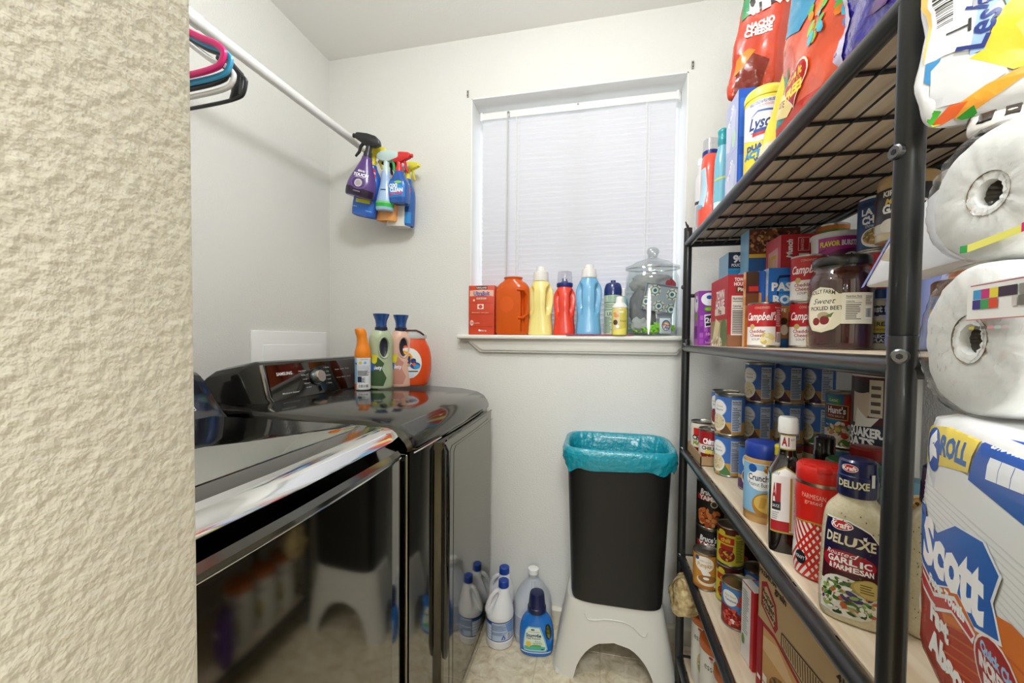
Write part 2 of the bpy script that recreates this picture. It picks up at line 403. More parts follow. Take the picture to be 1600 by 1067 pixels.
# ------------------------------------------------------------------ shelving unit
BLK = M('black_steel', '2b2c2e', .33, .35, coat=.3); WIRE = M('black_wire', '151515', .5, .2)
BOARD = M('pale_wood_board', 'd8c8ae', .5); nt = BOARD.node_tree; p = nt.nodes['Principled BSDF']
tc = nt.nodes.new('ShaderNodeTexCoord'); mp = nt.nodes.new('ShaderNodeMapping'); mp.inputs['Scale'].default_value = (60, 5, 20)
nz = nt.nodes.new('ShaderNodeTexNoise'); nz.inputs['Scale'].default_value = 1; nz.inputs['Detail'].default_value = 6; rr = nt.nodes.new('ShaderNodeValToRGB')
rr.color_ramp.elements[0].position = .3; rr.color_ramp.elements[0].color = lin('c9b294'); rr.color_ramp.elements[1].position = .7; rr.color_ramp.elements[1].color = lin('e2d5bf')
nt.links.new(tc.outputs['Object'], mp.inputs[0]); nt.links.new(mp.outputs[0], nz.inputs['Vector']); nt.links.new(nz.outputs['Fac'], rr.inputs['Fac']); nt.links.new(rr.outputs[0], p.inputs['Base Color'])
X0, X1, Y0, Y1 = .28, .592, .445, 1.402
SZ = (1.505, 1.163, .82, .465, .12)      # board tops
sh = thing('shelving_unit', 'black tubular steel shelving unit with pale wood boards along the right wall', 'shelf', (.43, .92, 0))
def shv(p): return (p[0]-.43, p[1]-.92, p[2])
for x, y in ((X0, Y0), (X0, Y1), (X1, Y0), (X1, Y1)):
    b = nb(); r = .0112 if y < 1 else .0128; top = 1.545 if y > 1 else 1.9
    tube(b, [shv((x, y, .012)), shv((x, y, 1.182))], r, 18); tube(b, [shv((x, y, 1.1822)), shv((x, y, 1.184)), shv((x, y, top))], [r-.0012, r, r], 18)
    post = obj('post', b, BLK, sh)
    b = nb(); tube(b, [shv((x, y, 0)), shv((x, y, .03))], [r+.006, r+.003], 16); obj('foot', b, M('black_rubber', '111', .7), post)
    for z in SZ[:4]:
        b = nb(); zz = z if z < 1.4 else z-.152
        for d, ln in (((-.62, -.78, 0) if z < 1.4 else (-1, -.25, 0), 0),):
            v = Vector(d).normalized(); c = Vector(shv((x, y, zz)))
            tube(b, [c+v*(r-.001), c+v*(r+.003), c+v*(r+.0042)], [.0070, .0070, .0055], 14)
        bo = obj('bolt', b, M('bolt_steel', '77787a', .3, 1), post)
        b = nb(); v = Vector((-.62, -.78, 0) if z < 1.4 else (-1, -.25, 0)).normalized(); c = Vector(shv((x, y, zz))); tube(b, [c+v*(r+.003), c+v*(r+.0045)], .0028, 6)
        # hex socket sits in the bolt head
        for f in b.faces: f.material_index = 0
        so = obj('bolt_socket', b, WIRE, post)
cyb = [Y0+.112*i for i in range(1, 9)]
for li, z in enumerate(SZ):
    rz_ = z-.011
    for x in (X0, X1): tubeo('rail', [shv((x, Y0, rz_)), shv((x, Y1, rz_))], .0112, BLK, sh, 14)
    for y in (Y0, Y1): tubeo('end_rail', [shv((X0, y, rz_)), shv((X1, y, rz_))], .0105, BLK, sh, 12)
    b = nb(); box(b, shv((X0+.012, Y0+.012, z-.007)), shv((X1+.004, Y1-.01, z)), .0015, 1); obj('board', b, BOARD, sh)
    if li == 0:
        for y in cyb: tubeo('cross_bar', [shv((X0, y, z-.011)), shv((X1, y, z-.011))], .0032, WIRE, sh, 6)
        for k in range(1, 9): x = X0+.0347*k; tubeo('wire', [shv((x, Y0, z-.0145)), shv((x, Y1, z-.0145))], .0017, WIRE, sh, 6)
    else:
        b = nb()
        for y in cyb: tube(b, [shv((X0, y, z-.010)), shv((X1, y, z-.010))], .003, 5)
        obj('wire_grid', b, WIRE, sh)
tubeo('brace_rail', [shv((X0, Y1, 1.325)), shv((X1, Y1, 1.325))], .006, BLK, sh, 10)
b = nb(); tube(b, [shv((X0, Y1-.004, 1.53)), shv((X0-.006, Y1-.03, 1.545)), shv((X0-.012, Y1-.02, 1.56)), shv((X0-.003, Y1+.0, 1.548))], .0022, 6); obj('hook', b, BLK, sh)

# ------------------------------------------------------------------ washer and dryer
STEEL = M('black_stainless', '85827a', .075, 1); STEELT = M('black_stainless_top', '5b5a55', .13, 1, coat=.3)
GLOSS = M('gloss_black', '0b0b0b', .04, 0, coat=.6); LIDG = M('dark_lid_glass', 'b4b5ae', .02, 1); CHR = M('chrome', 'e2e2e2', .09, 1); DARK = M('dark_plastic', '121211', .4)
def sweep(name, stations, mat, parent, angle=35, caps=True):
    """skin through equal-length outlines, each a list of (x,y,z)"""
    b = nb(); R = [[b.verts.new(p) for p in s] for s in stations]; n = len(R[0])
    for a, c in zip(R, R[1:]):
        for k in range(n): b.faces.new((a[k], a[(k+1) % n], c[(k+1) % n], c[k]))
    if caps: b.faces.new(R[0][::-1]); b.faces.new(R[-1])
    bmesh.ops.recalc_face_normals(b, faces=b.faces); return obj(name, b, mat, parent, angle=angle)
def cabinet(parent, y0, y1, ztop):
    b = nb(); box(b, (-.72, y0, .03), (-.012, y1, ztop), .012, 3); return obj('cabinet', b, STEEL, parent)
# washer: origin at front plane, local x<0 goes back to the wall
wa = thing('washing_machine', 'dark steel top-loading washing machine with a glass lid, nearest the doorway', 'washer', (-.43, .145, 0))
WY = .69
cabinet(wa, 0, WY, .905)
b = nb(); N = 12; fr = []
for i in range(N+1):
    y = .004+(WY-.008)*i/N; bow = .010*(1-(2*i/N-1)**2); fr.append((y, bow-.014))
fr = [(.004, -.03)]+fr+[(WY-.004, -.03)]
extr(b, [(x, y) for y, x in fr], .045, .897, 'z'); obj('front_panel', b, STEEL, wa, angle=25)
b = nb(); tube(b, [(x+.0015, y, .9005) for y, x in fr[1:-1]], .0026, 8); obj('trim_strip', b, CHR, wa)
b = nb(); box(b, (-.70, .02, 0), (-.05, WY-.02, .04)); obj('plinth', b, DARK, wa)
# lid deck profile (x,z) swept along y with rounded ends
def stn(prof, y, inset, drop): return [(x-inset*(1 if x > -.2 else 0), y, z-drop*(z-.9)/.08) for x, z in prof]
deck = [(-.70, .903), (-.70, .962), (-.46, .9655), (-.10, .9625), (-.062, .957), (-.058, .948), (-.036, .928), (-.010, .921), (-.002, .912), (-.004, .903)]
ys = [(.0, .012, .012), (.006, .004, .004), (.02, 0, 0), (WY/2, -.006, 0), (WY-.03, 0, 0), (WY-.008, .006, .006), (WY, .016, .016)]
sweep('top_deck', [stn(deck, y, i, d) for y, i, d in ys], STEELT, wa, 30)
lid = [(-.52, .964), (-.52, .972), (-.30, .978), (-.095, .978), (-.05, .9775), (-.032, .974), (-.032, .958), (-.09, .955)]
lo = sweep('lid', [stn(lid, y, i, d) for y, i, d in [(.012, .012, .01), (.02, .003, .003), (.04, 0, 0), (WY/2, -.004, 0), (WY-.045, 0, 0), (WY-.022, .004, .003), (WY-.014, .014, .012)]], STEELT, wa, 30)
b = nb(); extr(b, [(-.505, .035), (-.085, .035), (-.085, WY-.06), (-.11, WY-.038), (-.505, WY-.038)], .9775, .9795, 'z', bev=.0006); obj('lid_glass', b, LIDG, lo)
hp = [(-.040, .9774), (-.030, .9770), (-.014, .9718), (-.002, .963), (.003, .955), (-.002, .950), (-.024, .953), (-.036, .960)]
ho = []
for y, s_, dx in [(.0, .3, -.02), (.01, .8, -.006), (.05, 1, 0), (WY/2, 1, .007), (WY-.07, 1, 0), (WY-.03, .85, -.004), (WY-.012, .5, -.010), (WY-.004, .12, -.018)]:
    c = (-.02, .964); ho.append([(c[0]+(x-c[0])*s_+dx, y, c[1]+(z-c[1])*s_) for x, z in hp])
sweep('lid_handle', ho, CHR, lo, 40)
cp = [(-.48, .962), (-.505, .985), (-.575, 1.075), (-.59, 1.085), (-.61, 1.088), (-.70, 1.06), (-.715, 1.0), (-.70, .962)]
def cons(y, s_): return [(-.6+(x+.6)*s_, y, 1.0+(z-1.0)*s_ if z > .99 else z) for x, z in cp]
co_ = sweep('console', [cons(.0, .85), cons(.02, 1), cons(WY-.03, 1), cons(WY-.006, .97), cons(WY, .9)], M('console_black', '1b1d22', .12, .2, coat=.8), wa, 30)
pm = plane((-.506, .0, .986), (0, 1, 0), (-.07, 0, .09))
it = []
def roundbox(x, y, w, h, c='d8dce4'): return [('r', x-w, y-h, x+w, y-h+.0012, c), ('r', x-w, y+h-.0012, x+w, y+h, c), ('r', x-w, y-h, x-w+.0012, y+h, c), ('r', x+w-.0012, y-h, x+w, y+h, c)]
for cx, cy, tx in ((.535, .078, 'Power'), (.565, .040, 'Start'), (.49, .025, 'Temp'), (.45, .06, 'Soil'), (.38, .04, 'Spin'), (.3, .06, 'Cycle')):
    it += roundbox(cx, cy, .017, .016)+[('t', tx, cx, cy-.006, .006, 'e8e8ee'), ('e', cx, cy+.006, .004, .004, 'e8e8ee'), ('e', cx, cy+.006, .0026, .0026, '1b1d22')]
it += [('t', '88:88', .60, .02, .014, 'cfd3dd')]
label(co_, it, pm, 'button_marks')

# dryer
dr = thing('clothes_dryer', 'dark steel front-loading dryer between the washing machine and the window wall', 'dryer', (-.43, .872, 0))
DY = .685
cabinet(dr, 0, DY, .90)
b = nb(); fr = [(.003, -.03)]+[(.003+(DY-.006)*i/12, .007*(1-(2*i/12-1)**2)-.012) for i in range(13)]+[(DY-.003, -.03)]
extr(b, [(x, y) for y, x in fr], .018, .9, 'z'); obj('front_panel', b, STEEL, dr, angle=25)
b = nb(); box(b, (-.7, .02, 0), (-.03, DY-.02, .03)); obj('plinth', b, DARK, dr)
deck = [(-.70, .902), (-.70, .985), (-.52, .9855), (-.3, .9835), (-.12, .977), (-.05, .966), (-.022, .952), (-.006, .93), (0, .912), (-.002, .903)]
ys = [(.0, .016, .022), (.008, .006, .008), (.025, 0, .001), (DY/2, -.006, 0), (DY-.02, 0, .001), (DY-.005, .004, .006), (DY, .012, .016)]
sweep('top_deck', [stn(deck, y, i, d) for y, i, d in ys], STEELT, dr, 30)
tubeo('trim_strip', [(.0, .0, .9015), (.003, .08, .9015), (.004, .16, .9015)], .002, CHR, dr, 8)
b = nb(); dd = [(.165, -.012), (.165, .006)]+[(.17+(DY-.178)*i/8, .012*(1-(i/8-.3)**2)) for i in range(9)]+[(DY-.004, -.012)]
extr(b, [(x, y) for y, x in dd], .10, .884, 'z'); door = obj('door', b, STEEL, dr, angle=25)
b = nb(); tube(b, [(.008, .188, .885), (.0125, .3, .889), (.011, .5, .89), (.006, DY-.006, .888)], .0032, 6); tube(b, [(.0175, .225, .12), (.0175, .225, .845), (.0175, .24, .858), (.0165, DY-.02, .856)], .0009, 6); obj('door_seam', b, GLOSS, door)
b = nb(); pts = [(.004, .176, .875), (.01, .174, .86), (.011, .174, .6), (.011, .174, .30), (.010, .176, .27), (.006, .186, .252)]; tube(b, pts, [.009, .013, .0135, .0135, .0125, .007], 12, flat=.8); obj('door_handle', b, GLOSS, door)
# console with glass face, end cap and dial
cp = [(-.475, .983), (-.497, .986), (-.522, 1.094), (-.528, 1.101), (-.54, 1.104), (-.64, 1.085), (-.70, 1.03), (-.71, .983)]
CY0 = .055
def cons2(y, s_, dx=0): return [(-.58+(x+.58)*s_+dx, y, .983+(z-.983)*s_) for x, z in cp]
co2 = sweep('console', [cons2(CY0, .72, -.05), cons2(CY0+.012, .9, -.02), cons2(CY0+.035, 1), cons2(DY-.02, 1), cons2(DY, .9)], M('dryer_console', '2f2e2a', .16, .6, coat=.4), dr, 30)
b = nb(); extr(b, [(-.4975, .9875), (-.4955, .9875), (-.5195, 1.0925), (-.5215, 1.0925)], CY0+.05, DY-.012, 'y'); obj('console_glass', b, GLOSS, co2)
b = nb(); tube(b, [(-.494, CY0+.046, .985), (-.498, CY0+.036, 1.0), (-.512, CY0+.034, 1.06), (-.523, CY0+.036, 1.094)], [.006, .0075, .007, .005], 10, flat=.6); obj('end_trim', b, M('dark_chrome', '8d8b86', .15, 1), co2)
fm = plane((-.4955, CY0+.05, .9875), (0, 1, 0), (-.024, 0, .105))
it = [('t', 'SAMSUNG', .062, .079, .0095, 'e6e6e6', {'b': .025, 'w': .062}), ('t', 'Moisture Sensor', .075, .018, .0045, 'dddddd', {'w': .07, 'b': .01})]
for k in range(5): it += [('t', ('Heavy Duty', 'Bedding', 'Normal', 'Delicates', 'Air Fluff')[k], .135+.004*k, .082-.014*k, .0042, 'e0e0e0'), ('e', .152+.003*k, .082-.014*k, .0012, .0012, 'c33' if k == 2 else 'ddd')]
for k in range(5): it += [('t', ('Time Dry', 'Steam', 'Quick Dry', 'Sanitize', 'Wrinkle')[k], .258, .086-.014*k, .0042, 'e0e0e0'), ('e', .241, .086-.014*k, .0011, .0011, 'ddd')]
for k in range(6): it += [('t', 'Dry Level', .31+.03*(k % 3), .075-.03*(k//3), .004, 'd8d8d8'), ('e', .31+.03*(k % 3), .066-.03*(k//3), .0012, .0012, 'a33')]
label(co2, it, fm, 'panel_marks')
kc = Vector((-.4955-.024*.52, CY0+.05+.195, .9875+.105*.52)); nv = Vector((.105, 0, .024)).normalized()
b = nb(); tube(b, [kc+nv*.001, kc+nv*.006], [.0275, .0265], 28); obj('dial_ring', b, M('dial_ring', '6f7b80', .25, 1), co2)
b = nb(); tube(b, [kc+nv*.005, kc+nv*.022, kc+nv*.0245], [.0215, .0205, .019], 28); obj('dial', b, M('brushed_dial', 'c4c2bc', .28, 1), co2)
# ------------------------------------------------------------------ closet rod and hangers
rod = thing('closet_rod', 'white round closet rod running above the machines to the window wall', 'rod', (-.99, 0, 1.955))
RODM = M('white_enamel', 'e9e9e7', .3)
ry = lambda y: (0, y, (y-.66)*.030)
tubeo('tube', [ry(.80), ry(1.622)], .0152, RODM, rod, 20); tubeo('sleeve', [ry(.13), ry(.822)], .0178, RODM, rod, 20)
tubeo('wall_socket', [ry(1.612), ry(1.6249)], .028, RODM, rod, 20)
def hanger(lb, y0, ph, w, tip, bot, col, r, wide=1.0, name='clothes_hanger'):
    z0 = 1.955+(y0-.66)*.030
    t = thing(name, lb, 'hanger', (-.99, y0, z0), math.radians(ph), 'plastic hangers on the closet rod')
    mt = M('hanger_'+col, col, .32)
    hook = [(0.0205*math.sin(a), 0, .0205*math.cos(a)-.0) for a in [math.radians(d) for d in range(-70, 171, 20)]]
    hook += [(0, 0, -.03), (0, 0, -.062)]
    tubeo('hook', hook, .0034, mt, t, 8)
    P = [(0, -.06), (w*.66, tip+.048), (w*.886, tip+.025), (w*.985, tip+.008), (w, tip-.002), (w*.97, bot+.015), (w*.9, bot+.006), (w*.65, bot), (0, bot-.005)]
    R = spline([(a, b) for a, b in P], 4); L_ = [(-a, b) for a, b in R[::-1]]
    loop = [(a, 0, b) for a, b in R]+[(a, 0, b) for a, b in L_[1:-1]]
    b = nb(); tube(b, loop, r, 8, closed=True, flat=wide); obj('frame', b, mt, t)
    return t
hanger('pink plastic hanger, nearest and topmost of the hangers', .700, 0, .211, -.186, -.218, 'd0186f', .0072, .7)
hanger('light blue plastic hanger just behind the pink one', .709, 1, .214, -.192, -.226, '3f9ecb', .0066, .7)
hanger('black hanger with a thin frame behind the blue one', .718, 0, .205, -.196, -.234, '1d1d1d', .0055, .8)
hanger('white plastic hanger with rounded shoulder', .728, 0, .206, -.214, -.244, 'e4e4e2', .0050)
hk = hanger('wide shouldered black hanger hanging lowest, against the left wall', .752, 0, .212, -.214, -.252, '26272a', .0040)
for sg in (1, -1):
    b = nb(); tube(b, [(sg*.135, 0, -.148), (sg*.168, 0, -.172), (sg*.190, 0, -.200), (sg*.186, 0, -.236), (sg*.170, 0, -.250)], [.006, .012, .017, .013, .005], 10, flat=.5); obj('shoulder_pad', b, MATS['hanger_26272a'], hk)

# ------------------------------------------------------------------ spray bottles hanging by the rod end
def trigger_head(t, zn, sgn, col, colt, s=1, noz=None, nm='trigger_head'):
    """sgn -1: nozzle to viewer's left"""
    mt = M('spray_'+col, col, .3)
    b = nb(); tube(b, [(0, 0, zn), (0, 0, zn+.016*s), (0, 0, zn+.022*s), (0, 0, zn+.045*s)], [.015*s, .0145*s, .011*s, .0115*s], 18)
    P = [(-.020, .038), (.012, .036), (.034, .046), (.052, .052), (.054, .070), (.046, .074), (.012, .078), (-.018, .076), (-.034, .066), (-.040, .050)]
    extr(b, [(sgn*a*s, zn+c*s) for a, c in P], -.012*s, .012*s, 'y', bev=.005*s); h = obj(nm, b, mt, t)
    b = nb(); pts = [(sgn*.022*s, 0, zn+.046*s), (sgn*.030*s, 0, zn+.03*s), (sgn*.032*s, 0, zn+.012*s), (sgn*.042*s, 0, zn-.006*s)]
    tube(b, pts, [.007*s, .006*s, .006*s, .004*s], 8, flat=.8); obj('trigger', b, M('spray_'+colt, colt, .35), h)
    b = nb(); tube(b, [(sgn*.05*s, 0, zn+.061*s), (sgn*.063*s, 0, zn+.061*s)], .008*s, 10); obj('nozzle', b, M('spray_'+(noz or colt), noz or colt, .35), h)
def spray(lb, loc, rot, rows, bodycol, head, items=None, flat=False, R=None, sgn=1, s=1, rough=.22, trans=0, n=2, noz=None):
    t = thing('spray_bottle', lb, 'bottle', loc, rot=tuple(math.radians(a) for a in rot), group='spray bottles at the rod end')
    q = sol('bottle_body', spline(rows, 4), M('spraybody_'+bodycol, bodycol, rough, coat=.4), t, 28, n=n)
    if items: label(t, items, q.wrap(R, 0, flat), 'label_print', rough=.25)
    trigger_head(t, rows[-1][0], sgn, head[0], head[1], s, noz)
    return t
hub = (-.945, 1.45, 1.695)
spray('dark purple fabric spray bottle with black trigger, front of the hanging cluster', (-.957, 1.455, 1.745), (7, 14, 12),
      [(0, .05, .032), (.004, .058, .038), (.03, .060, .040), (.06, .056, .037), (.10, .040, .028), (.14, .023, .02), (.158, .019, .018)], '55357f', ('232325', '1b1b1d'),
      [('p', [(-.075, .004), (.075, .004), (.075, .030), (-.075, .034)], '26182f'), ('e', 0, .052, .034, .026, '6c4a98'), ('e', 0, .052, .028, .021, '4a2f70'), ('e', 0, .05, .0155, .0155, 'c9c1c4'), ('e', 0, .05, .011, .011, 'ada3ad'),
       ('t', 'fabric', 0, .098, .009, 'fff', {'sh': .3, 'b': .02}), ('t', 'TOUCH', 0, .082, .0115, 'fff', {'b': .04, 'w': .062}), ('t', 'FABRIC SPRAY', 0, .072, .0045, 'eee'), ('t', 'REFRESHER', 0, .018, .004, 'ccc')], sgn=-1, s=1.12)
spray('blue rectangular spray bottle with yellow trigger right behind the purple one', (-.970, 1.515, 1.690), (6, 12, 6),
      [(0, .042, .03, 3.5), (.005, .052, .036, 3.5), (.10, .052, .036, 3.5), (.15, .046, .03, 3), (.19, .024, .018, 2), (.205, .017, .017, 2)], '2463c2', ('f0dc3a', 'e6cf2b'),
      [('r', -.05, .012, .05, .05, '2a6fd0'), ('t', 'window', -.025, .030, .006, 'fff'), ('r', -.02, .046, .02, .06, 'd9d92f'), ('t', 'multi surface', .022, .018, .004, 'cfe'), ('p', [(.004, .156), (.04, .156), (.042, .19), (.010, .192)], 'd8262c'), ('t', 'BANG', .024, .172, .008, 'fff', {'b': .03})], flat=False, R=.05, sgn=1, s=1)
spray('pale clear blue spray bottle with green and white trigger in the cluster', (-.872, 1.50, 1.700), (5, 5, 4),
      [(0, .030, .022), (.004, .036, .027), (.03, .037, .028), (.07, .030, .024), (.11, .022, .018), (.14, .02, .017), (.155, .017, .016)], 'a9c6ea', ('c7dcd8', '2f9a48'),
      [('r', -.06, .004, .06, .014, '9fc6dd'), ('r', -.06, .014, .06, .028, '36b24a'), ('r', -.06, .028, .06, .036, '7fcf8a'), ('r', -.012, .078, .014, .082, '1f2b5a')], R=.034, sgn=1, s=1.05, noz='2f9a48')
spray('orange spray bottle partly hidden behind the pale blue one', (-.885, 1.545, 1.675), (4, 6, 0),
      [(0, .040, .026, 3), (.005, .046, .03, 3), (.11, .044, .03, 3), (.14, .02, .02, 2), (.15, .021, .02, 2), (.16, .017, .017, 2), (.17, .02, .02, 2), (.185, .016, .016, 2)], 'f0a558', ('1c1c1e', '222'),
      [('r', .0, .03, .04, .055, 'f6c48c'), ('e', .01, .04, .014, .01, '7d2f1c')], flat=True, sgn=-1, s=.85)
spray('small royal blue stain remover spray bottle with red trigger', (-.808, 1.505, 1.728), (6, 3, -2),
      [(0, .030, .022, 3.5), (.005, .040, .028, 3.5), (.075, .040, .028, 3.5), (.10, .028, .022, 3), (.125, .016, .016, 2)], '1f58a8', ('d8302f', 'c22'),
      [('p', [(-.036, .018), (.037, .022), (.037, .08), (-.03, .084)], '2f7fd0'), ('e', .0, .05, .030, .022, '3f9be6'), ('t', 'OXI', -.012, .064, .015, 'ffffff', {'b': .05}), ('t', 'CLEAN', .002, .048, .014, 'ffffff', {'b': .05, 'w': .056}), ('t', 'MAX FORCE', 0, .034, .0085, 'e6392f', {'b': .04, 'rot': .08, 'w': .058}), ('e', .01, .078, .016, .005, '8fd05a')], flat=True, sgn=1, s=.95)
spray('white spray bottle with brown picture behind the stain remover', (-.848, 1.575, 1.658), (3, 4, 0),
      [(0, .044, .028, 3), (.005, .05, .032, 3), (.12, .048, .03, 3), (.17, .02, .018, 2), (.19, .016, .016, 2)], 'e9e6e0', ('d9d2ea', 'cfc6e2'),
      [('p', [(-.04, .03), (-.005, .03), (-.01, .075), (-.04, .075)], '8c2f1d'), ('e', -.018, .05, .010, .014, 'd9812f')], flat=True, sgn=1, s=.9)
spray('blue bathroom spray bottle with yellow trigger, rightmost of the cluster', (-.822, 1.578, 1.662), (3, 6, -6),
      [(0, .034, .024, 3), (.005, .040, .028, 3), (.12, .038, .026, 3), (.17, .022, .018, 2), (.19, .015, .015, 2)], '1e5fae', ('e8e04a', 'e0d536'),
      [('r', -.038, .004, .038, .05, '2b8ed8'), ('e', 0, .028, .016, .022, 'e7dc4c'), ('r', -.03, .05, .03, .07, '174a92'), ('t', 'SCRUB', 0, .092, .018, 'fff', {'b': .04, 'w': .06}), ('r', -.03, .075, .03, .082, 'e7dc4c'), ('r', -.03, .115, .03, .15, 'd63a36')], flat=True, sgn=1, s=.9, noz='f3ea5a')

# ------------------------------------------------------------------ things on the dryer
ZD = .986
t = thing('air_freshener', 'white and orange aerosol air freshener standing on the dryer, front of its row', 'spray can', (-.853, 1.315, ZD), face_cam(-.853, 1.315))
q = sol('can_body', [(0, .026), (.003, .028), (.125, .028), (.132, .026)], M('freshener_body', 'e8ecf2', .35), t)
sol('sprayer', spline([(.118, .0285), (.14, .028), (.165, .022), (.19, .018, .019, 2, -.003), (.207, .020, .02, 2, -.006), (.222, .018, .018, 2, -.010), (.226, .012, .012, 2, -.012)], 3), M('orange_plastic', 'f28a1e', .32), t)
label(t, [('r', -.04, .004, .04, .13, 'e9edf3'), ('p', [(-.04, .004), (-.024, .004), (-.02, .06), (-.024, .126), (-.04, .126)], '8fc1e0'), ('r', -.04, .004, -.024, .022, 'e0702a'), ('r', -.02, .006, .027, .024, 'f8f8f8')]+barcode(-.018, .008, .024, .022, 3)+rows_(-.018, .052, .026, .072, 6)+rows_(-.018, .028, .01, .046, 5)+[('r', -.018, .03, -.004, .05, '22304e'), ('r', -.016, .076, .024, .09, 'cfd5dd'), ('e', -.008, .1, .005, .005, 'f0c64a'), ('e', .008, .1, .005, .005, '7cb3e0'), ('t', 'CAUTION', .004, .112, .004, '333'), ('r', -.028, .094, -.022, .1, '1c2f57')], q.wrap(.028), 'label_print')
def softener(lb, x, y, col, cap2):
    t = thing('softener_bottle', lb, 'bottle', (x, y, ZD), face_cam(x, y, .25), 'fabric softener bottles on the dryer')
    def dsp(th, z):     # sunken grip on the front
        u = th if th < PI else th-2*PI
        return -.016*max(0, 1-((u-.1)/.55)**2-((z-.155)/.045)**2)
    q = Sol(spline([(0, .037, .027), (.005, .043, .031), (.05, .046, .033), (.10, .042, .031), (.15, .045, .032), (.19, .044, .031), (.215, .030, .024), (.222, .021, .021)], 5), dsp)
    obj('bottle_body', q.mesh(nb(), 44), M('softener_'+col, col, .3, bump=(260, .12)), t)
    b = nb(); o = [(.0205*math.cos(a)*1.15, .048*math.sin(a)) for a in [2*PI*k/20 for k in range(20)]]
    f = q.wrap(.045)
    pts = [f(.0045+u, .155+v*.86)[0]+f(.0045+u, .155+v*.86)[1]*.001 for u, v in o]; tube(b, pts, .0035, 6, closed=True)
    obj('grip_rim', b, M('softener_'+col, col), t)
    label(t, [('p', ell(.0045, .155, .0185, .036), '2a2a3c')], f, 'grip_insert', rough=.3)
    label(t, [('p', [(-.055, .012), (.0, .010), (.012, .04), (-.006, .075), (.004, .095), (-.02, .118), (-.055, .12)], '3f5a3a' if col[0] in 'abcd' and col != 'e2b9a4' else 'c98d7c'), ('e', -.038, .105, .012, .012, 'd9d93f'), ('p', [(-.05, .1), (-.026, .1), (-.022, .125), (-.05, .13)], 'e8dc3a'), ('t', 'Gaiety', -.03, .08, .014, 'eef', {'b': .03, 'w': .05}), ('p', [(-.06, .065), (-.036, .068), (-.036, .095), (-.06, .095)], '3a6fb4')], f, 'label_print')
    sol('collar', [(.218, .0235), (.232, .023), (.236, .019)], M('dark_navy', '1c2440', .3), t)
    sol('cap', [(.232, .0205), (.245, .020), (.26, .023), (.276, .029), (.283, .0305), (.283, .027), (.262, .019)], M(cap2, '1d4c8e', .2, coat=.5), t)
softener('sage green softener bottle with blue cap, left of the pair on the dryer', -.815, 1.378, 'b4c2a0', 'blue_cap')
softener('peach coloured softener bottle with blue cap, behind the green one', -.772, 1.452, 'e2b9a4', 'blue_cap')
t = thing('detergent_tub', 'round orange detergent pod tub with grey lid against the window wall on the dryer', 'tub', (-.748, 1.492, ZD), face_cam(-.725, 1.492))
q = sol('tub_body', spline([(0, .052, .03, 2.4), (.006, .066, .038, 2.4), (.05, .079, .044, 2.2), (.10, .082, .046, 2.2), (.15, .074, .043, 2.3), (.185, .058, .038, 2.6), (.192, .056, .037, 2.6)], 5), M('tub_orange', 'e5501c', .28, coat=.3), t, 40)
b = nb(); Sol([(.19, .06, .039, 2.6), (.195, .063, .041, 2.6), (.208, .062, .04, 2.6), (.212, .055, .034, 2.6)]).mesh(b, 36); obj('lid', b, M('tub_lid', 'cfcfcd', .35), t)
b = nb(); tube(b, [(-.03, -.035, .212), (-.02, -.038, .222), (.02, -.038, .222), (.035, -.036, .216), (.05, -.03, .205)], .004, 8); obj('lid_handle', b, M('lid_handle', '4a2c28', .4), t)
label(t, [('e', -.012, .092, .052, .062, 'f0eee8'), ('e', -.028, .110, .034, .032, 'f2a21c'), ('e', -.028, .110, .026, .024, 'f6d32e'), ('e', -.028, .110, .018, .016, 'e8641e'), ('t', 'tide', -.012, .106, .026, '1d3a7c', {'b': .05}), ('t', 'pods', -.012, .084, .012, '1d3a7c'), ('e', .016, .082, .018, .014, '1c4f9e'), ('e', .02, .078, .012, .009, '3aa0dc'), ('e', .010, .088, .007, .006, 'e06a2c'), ('e', -.02, .045, .030, .016, 'd5e0f0'), ('r', -.045, .058, .025, .062, '444')], q.wrap(.08), 'label_print')

# ------------------------------------------------------------------ floor things
def bleach(lb, x, y, rz, s, rows_items):
    t = thing('bleach_bottle', lb, 'bottle', (x, y, 0), rz, 'bleach bottles on the floor')
    R = [(0, .046), (.004, .052), (.012, .054), (.03, .054), (.032, .0525), (.108, .0525), (.110, .054), (.122, .054), (.150, .046, .044, 2, .003), (.185, .031, .03, 2, .010), (.208, .0215, .021, 2, .014), (.214, .018, .018, 2, .014), (.222, .018, .018, 2, .014)]
    def dsp(th, z):
        u = th if th < PI else th-2*PI
        return -.016*max(0, 1-((u+1.15)/.5)**2)*max(0, 1-((z-.165)/.036)**2)
    q = Sol([tuple(v*s if i != 3 else v for i, v in enumerate(r)) for r in spline_rows(R)], (lambda th, z: dsp(th, z/s)*s))
    obj('bottle_body', q.mesh(nb(), 40), M('bleach_white', 'e9eaec', .3, sss=.1), t)
    tubeo('handle', [Vector(p)*s for p in [(.004, -.002, .205), (-.016, -.004, .200), (-.032, -.006, .182), (-.043, -.006, .158), (-.049, -.004, .136), (-.05, 0, .12)]], [.008*s, .009*s, .0092*s, .0095*s, .010*s, .008*s], MATS['bleach_white'], t, 12)
    sol('cap', [(.216*s, .0185*s, .0185*s, 2, .014*s), (.218*s, .0205*s, .0205*s, 2, .014*s), (.24*s, .0200*s, .02*s, 2, .014*s), (.2425*s, .017*s, .017*s, 2, .014*s)], M('cap_blue', '1440a0', .3, bump=(300, .3)), t)
    label(t, rows_items, q.wrap(.0525*s), 'label_print', rough=.35)
def spline_rows(R):
    R = [(r[0], r[1], r[2] if len(r) > 2 else r[1], r[3] if len(r) > 3 else 2, r[4] if len(r) > 4 else 0, r[5] if len(r) > 5 else 0) for r in R]
    return R[:7]+spline(R[7:], 5)
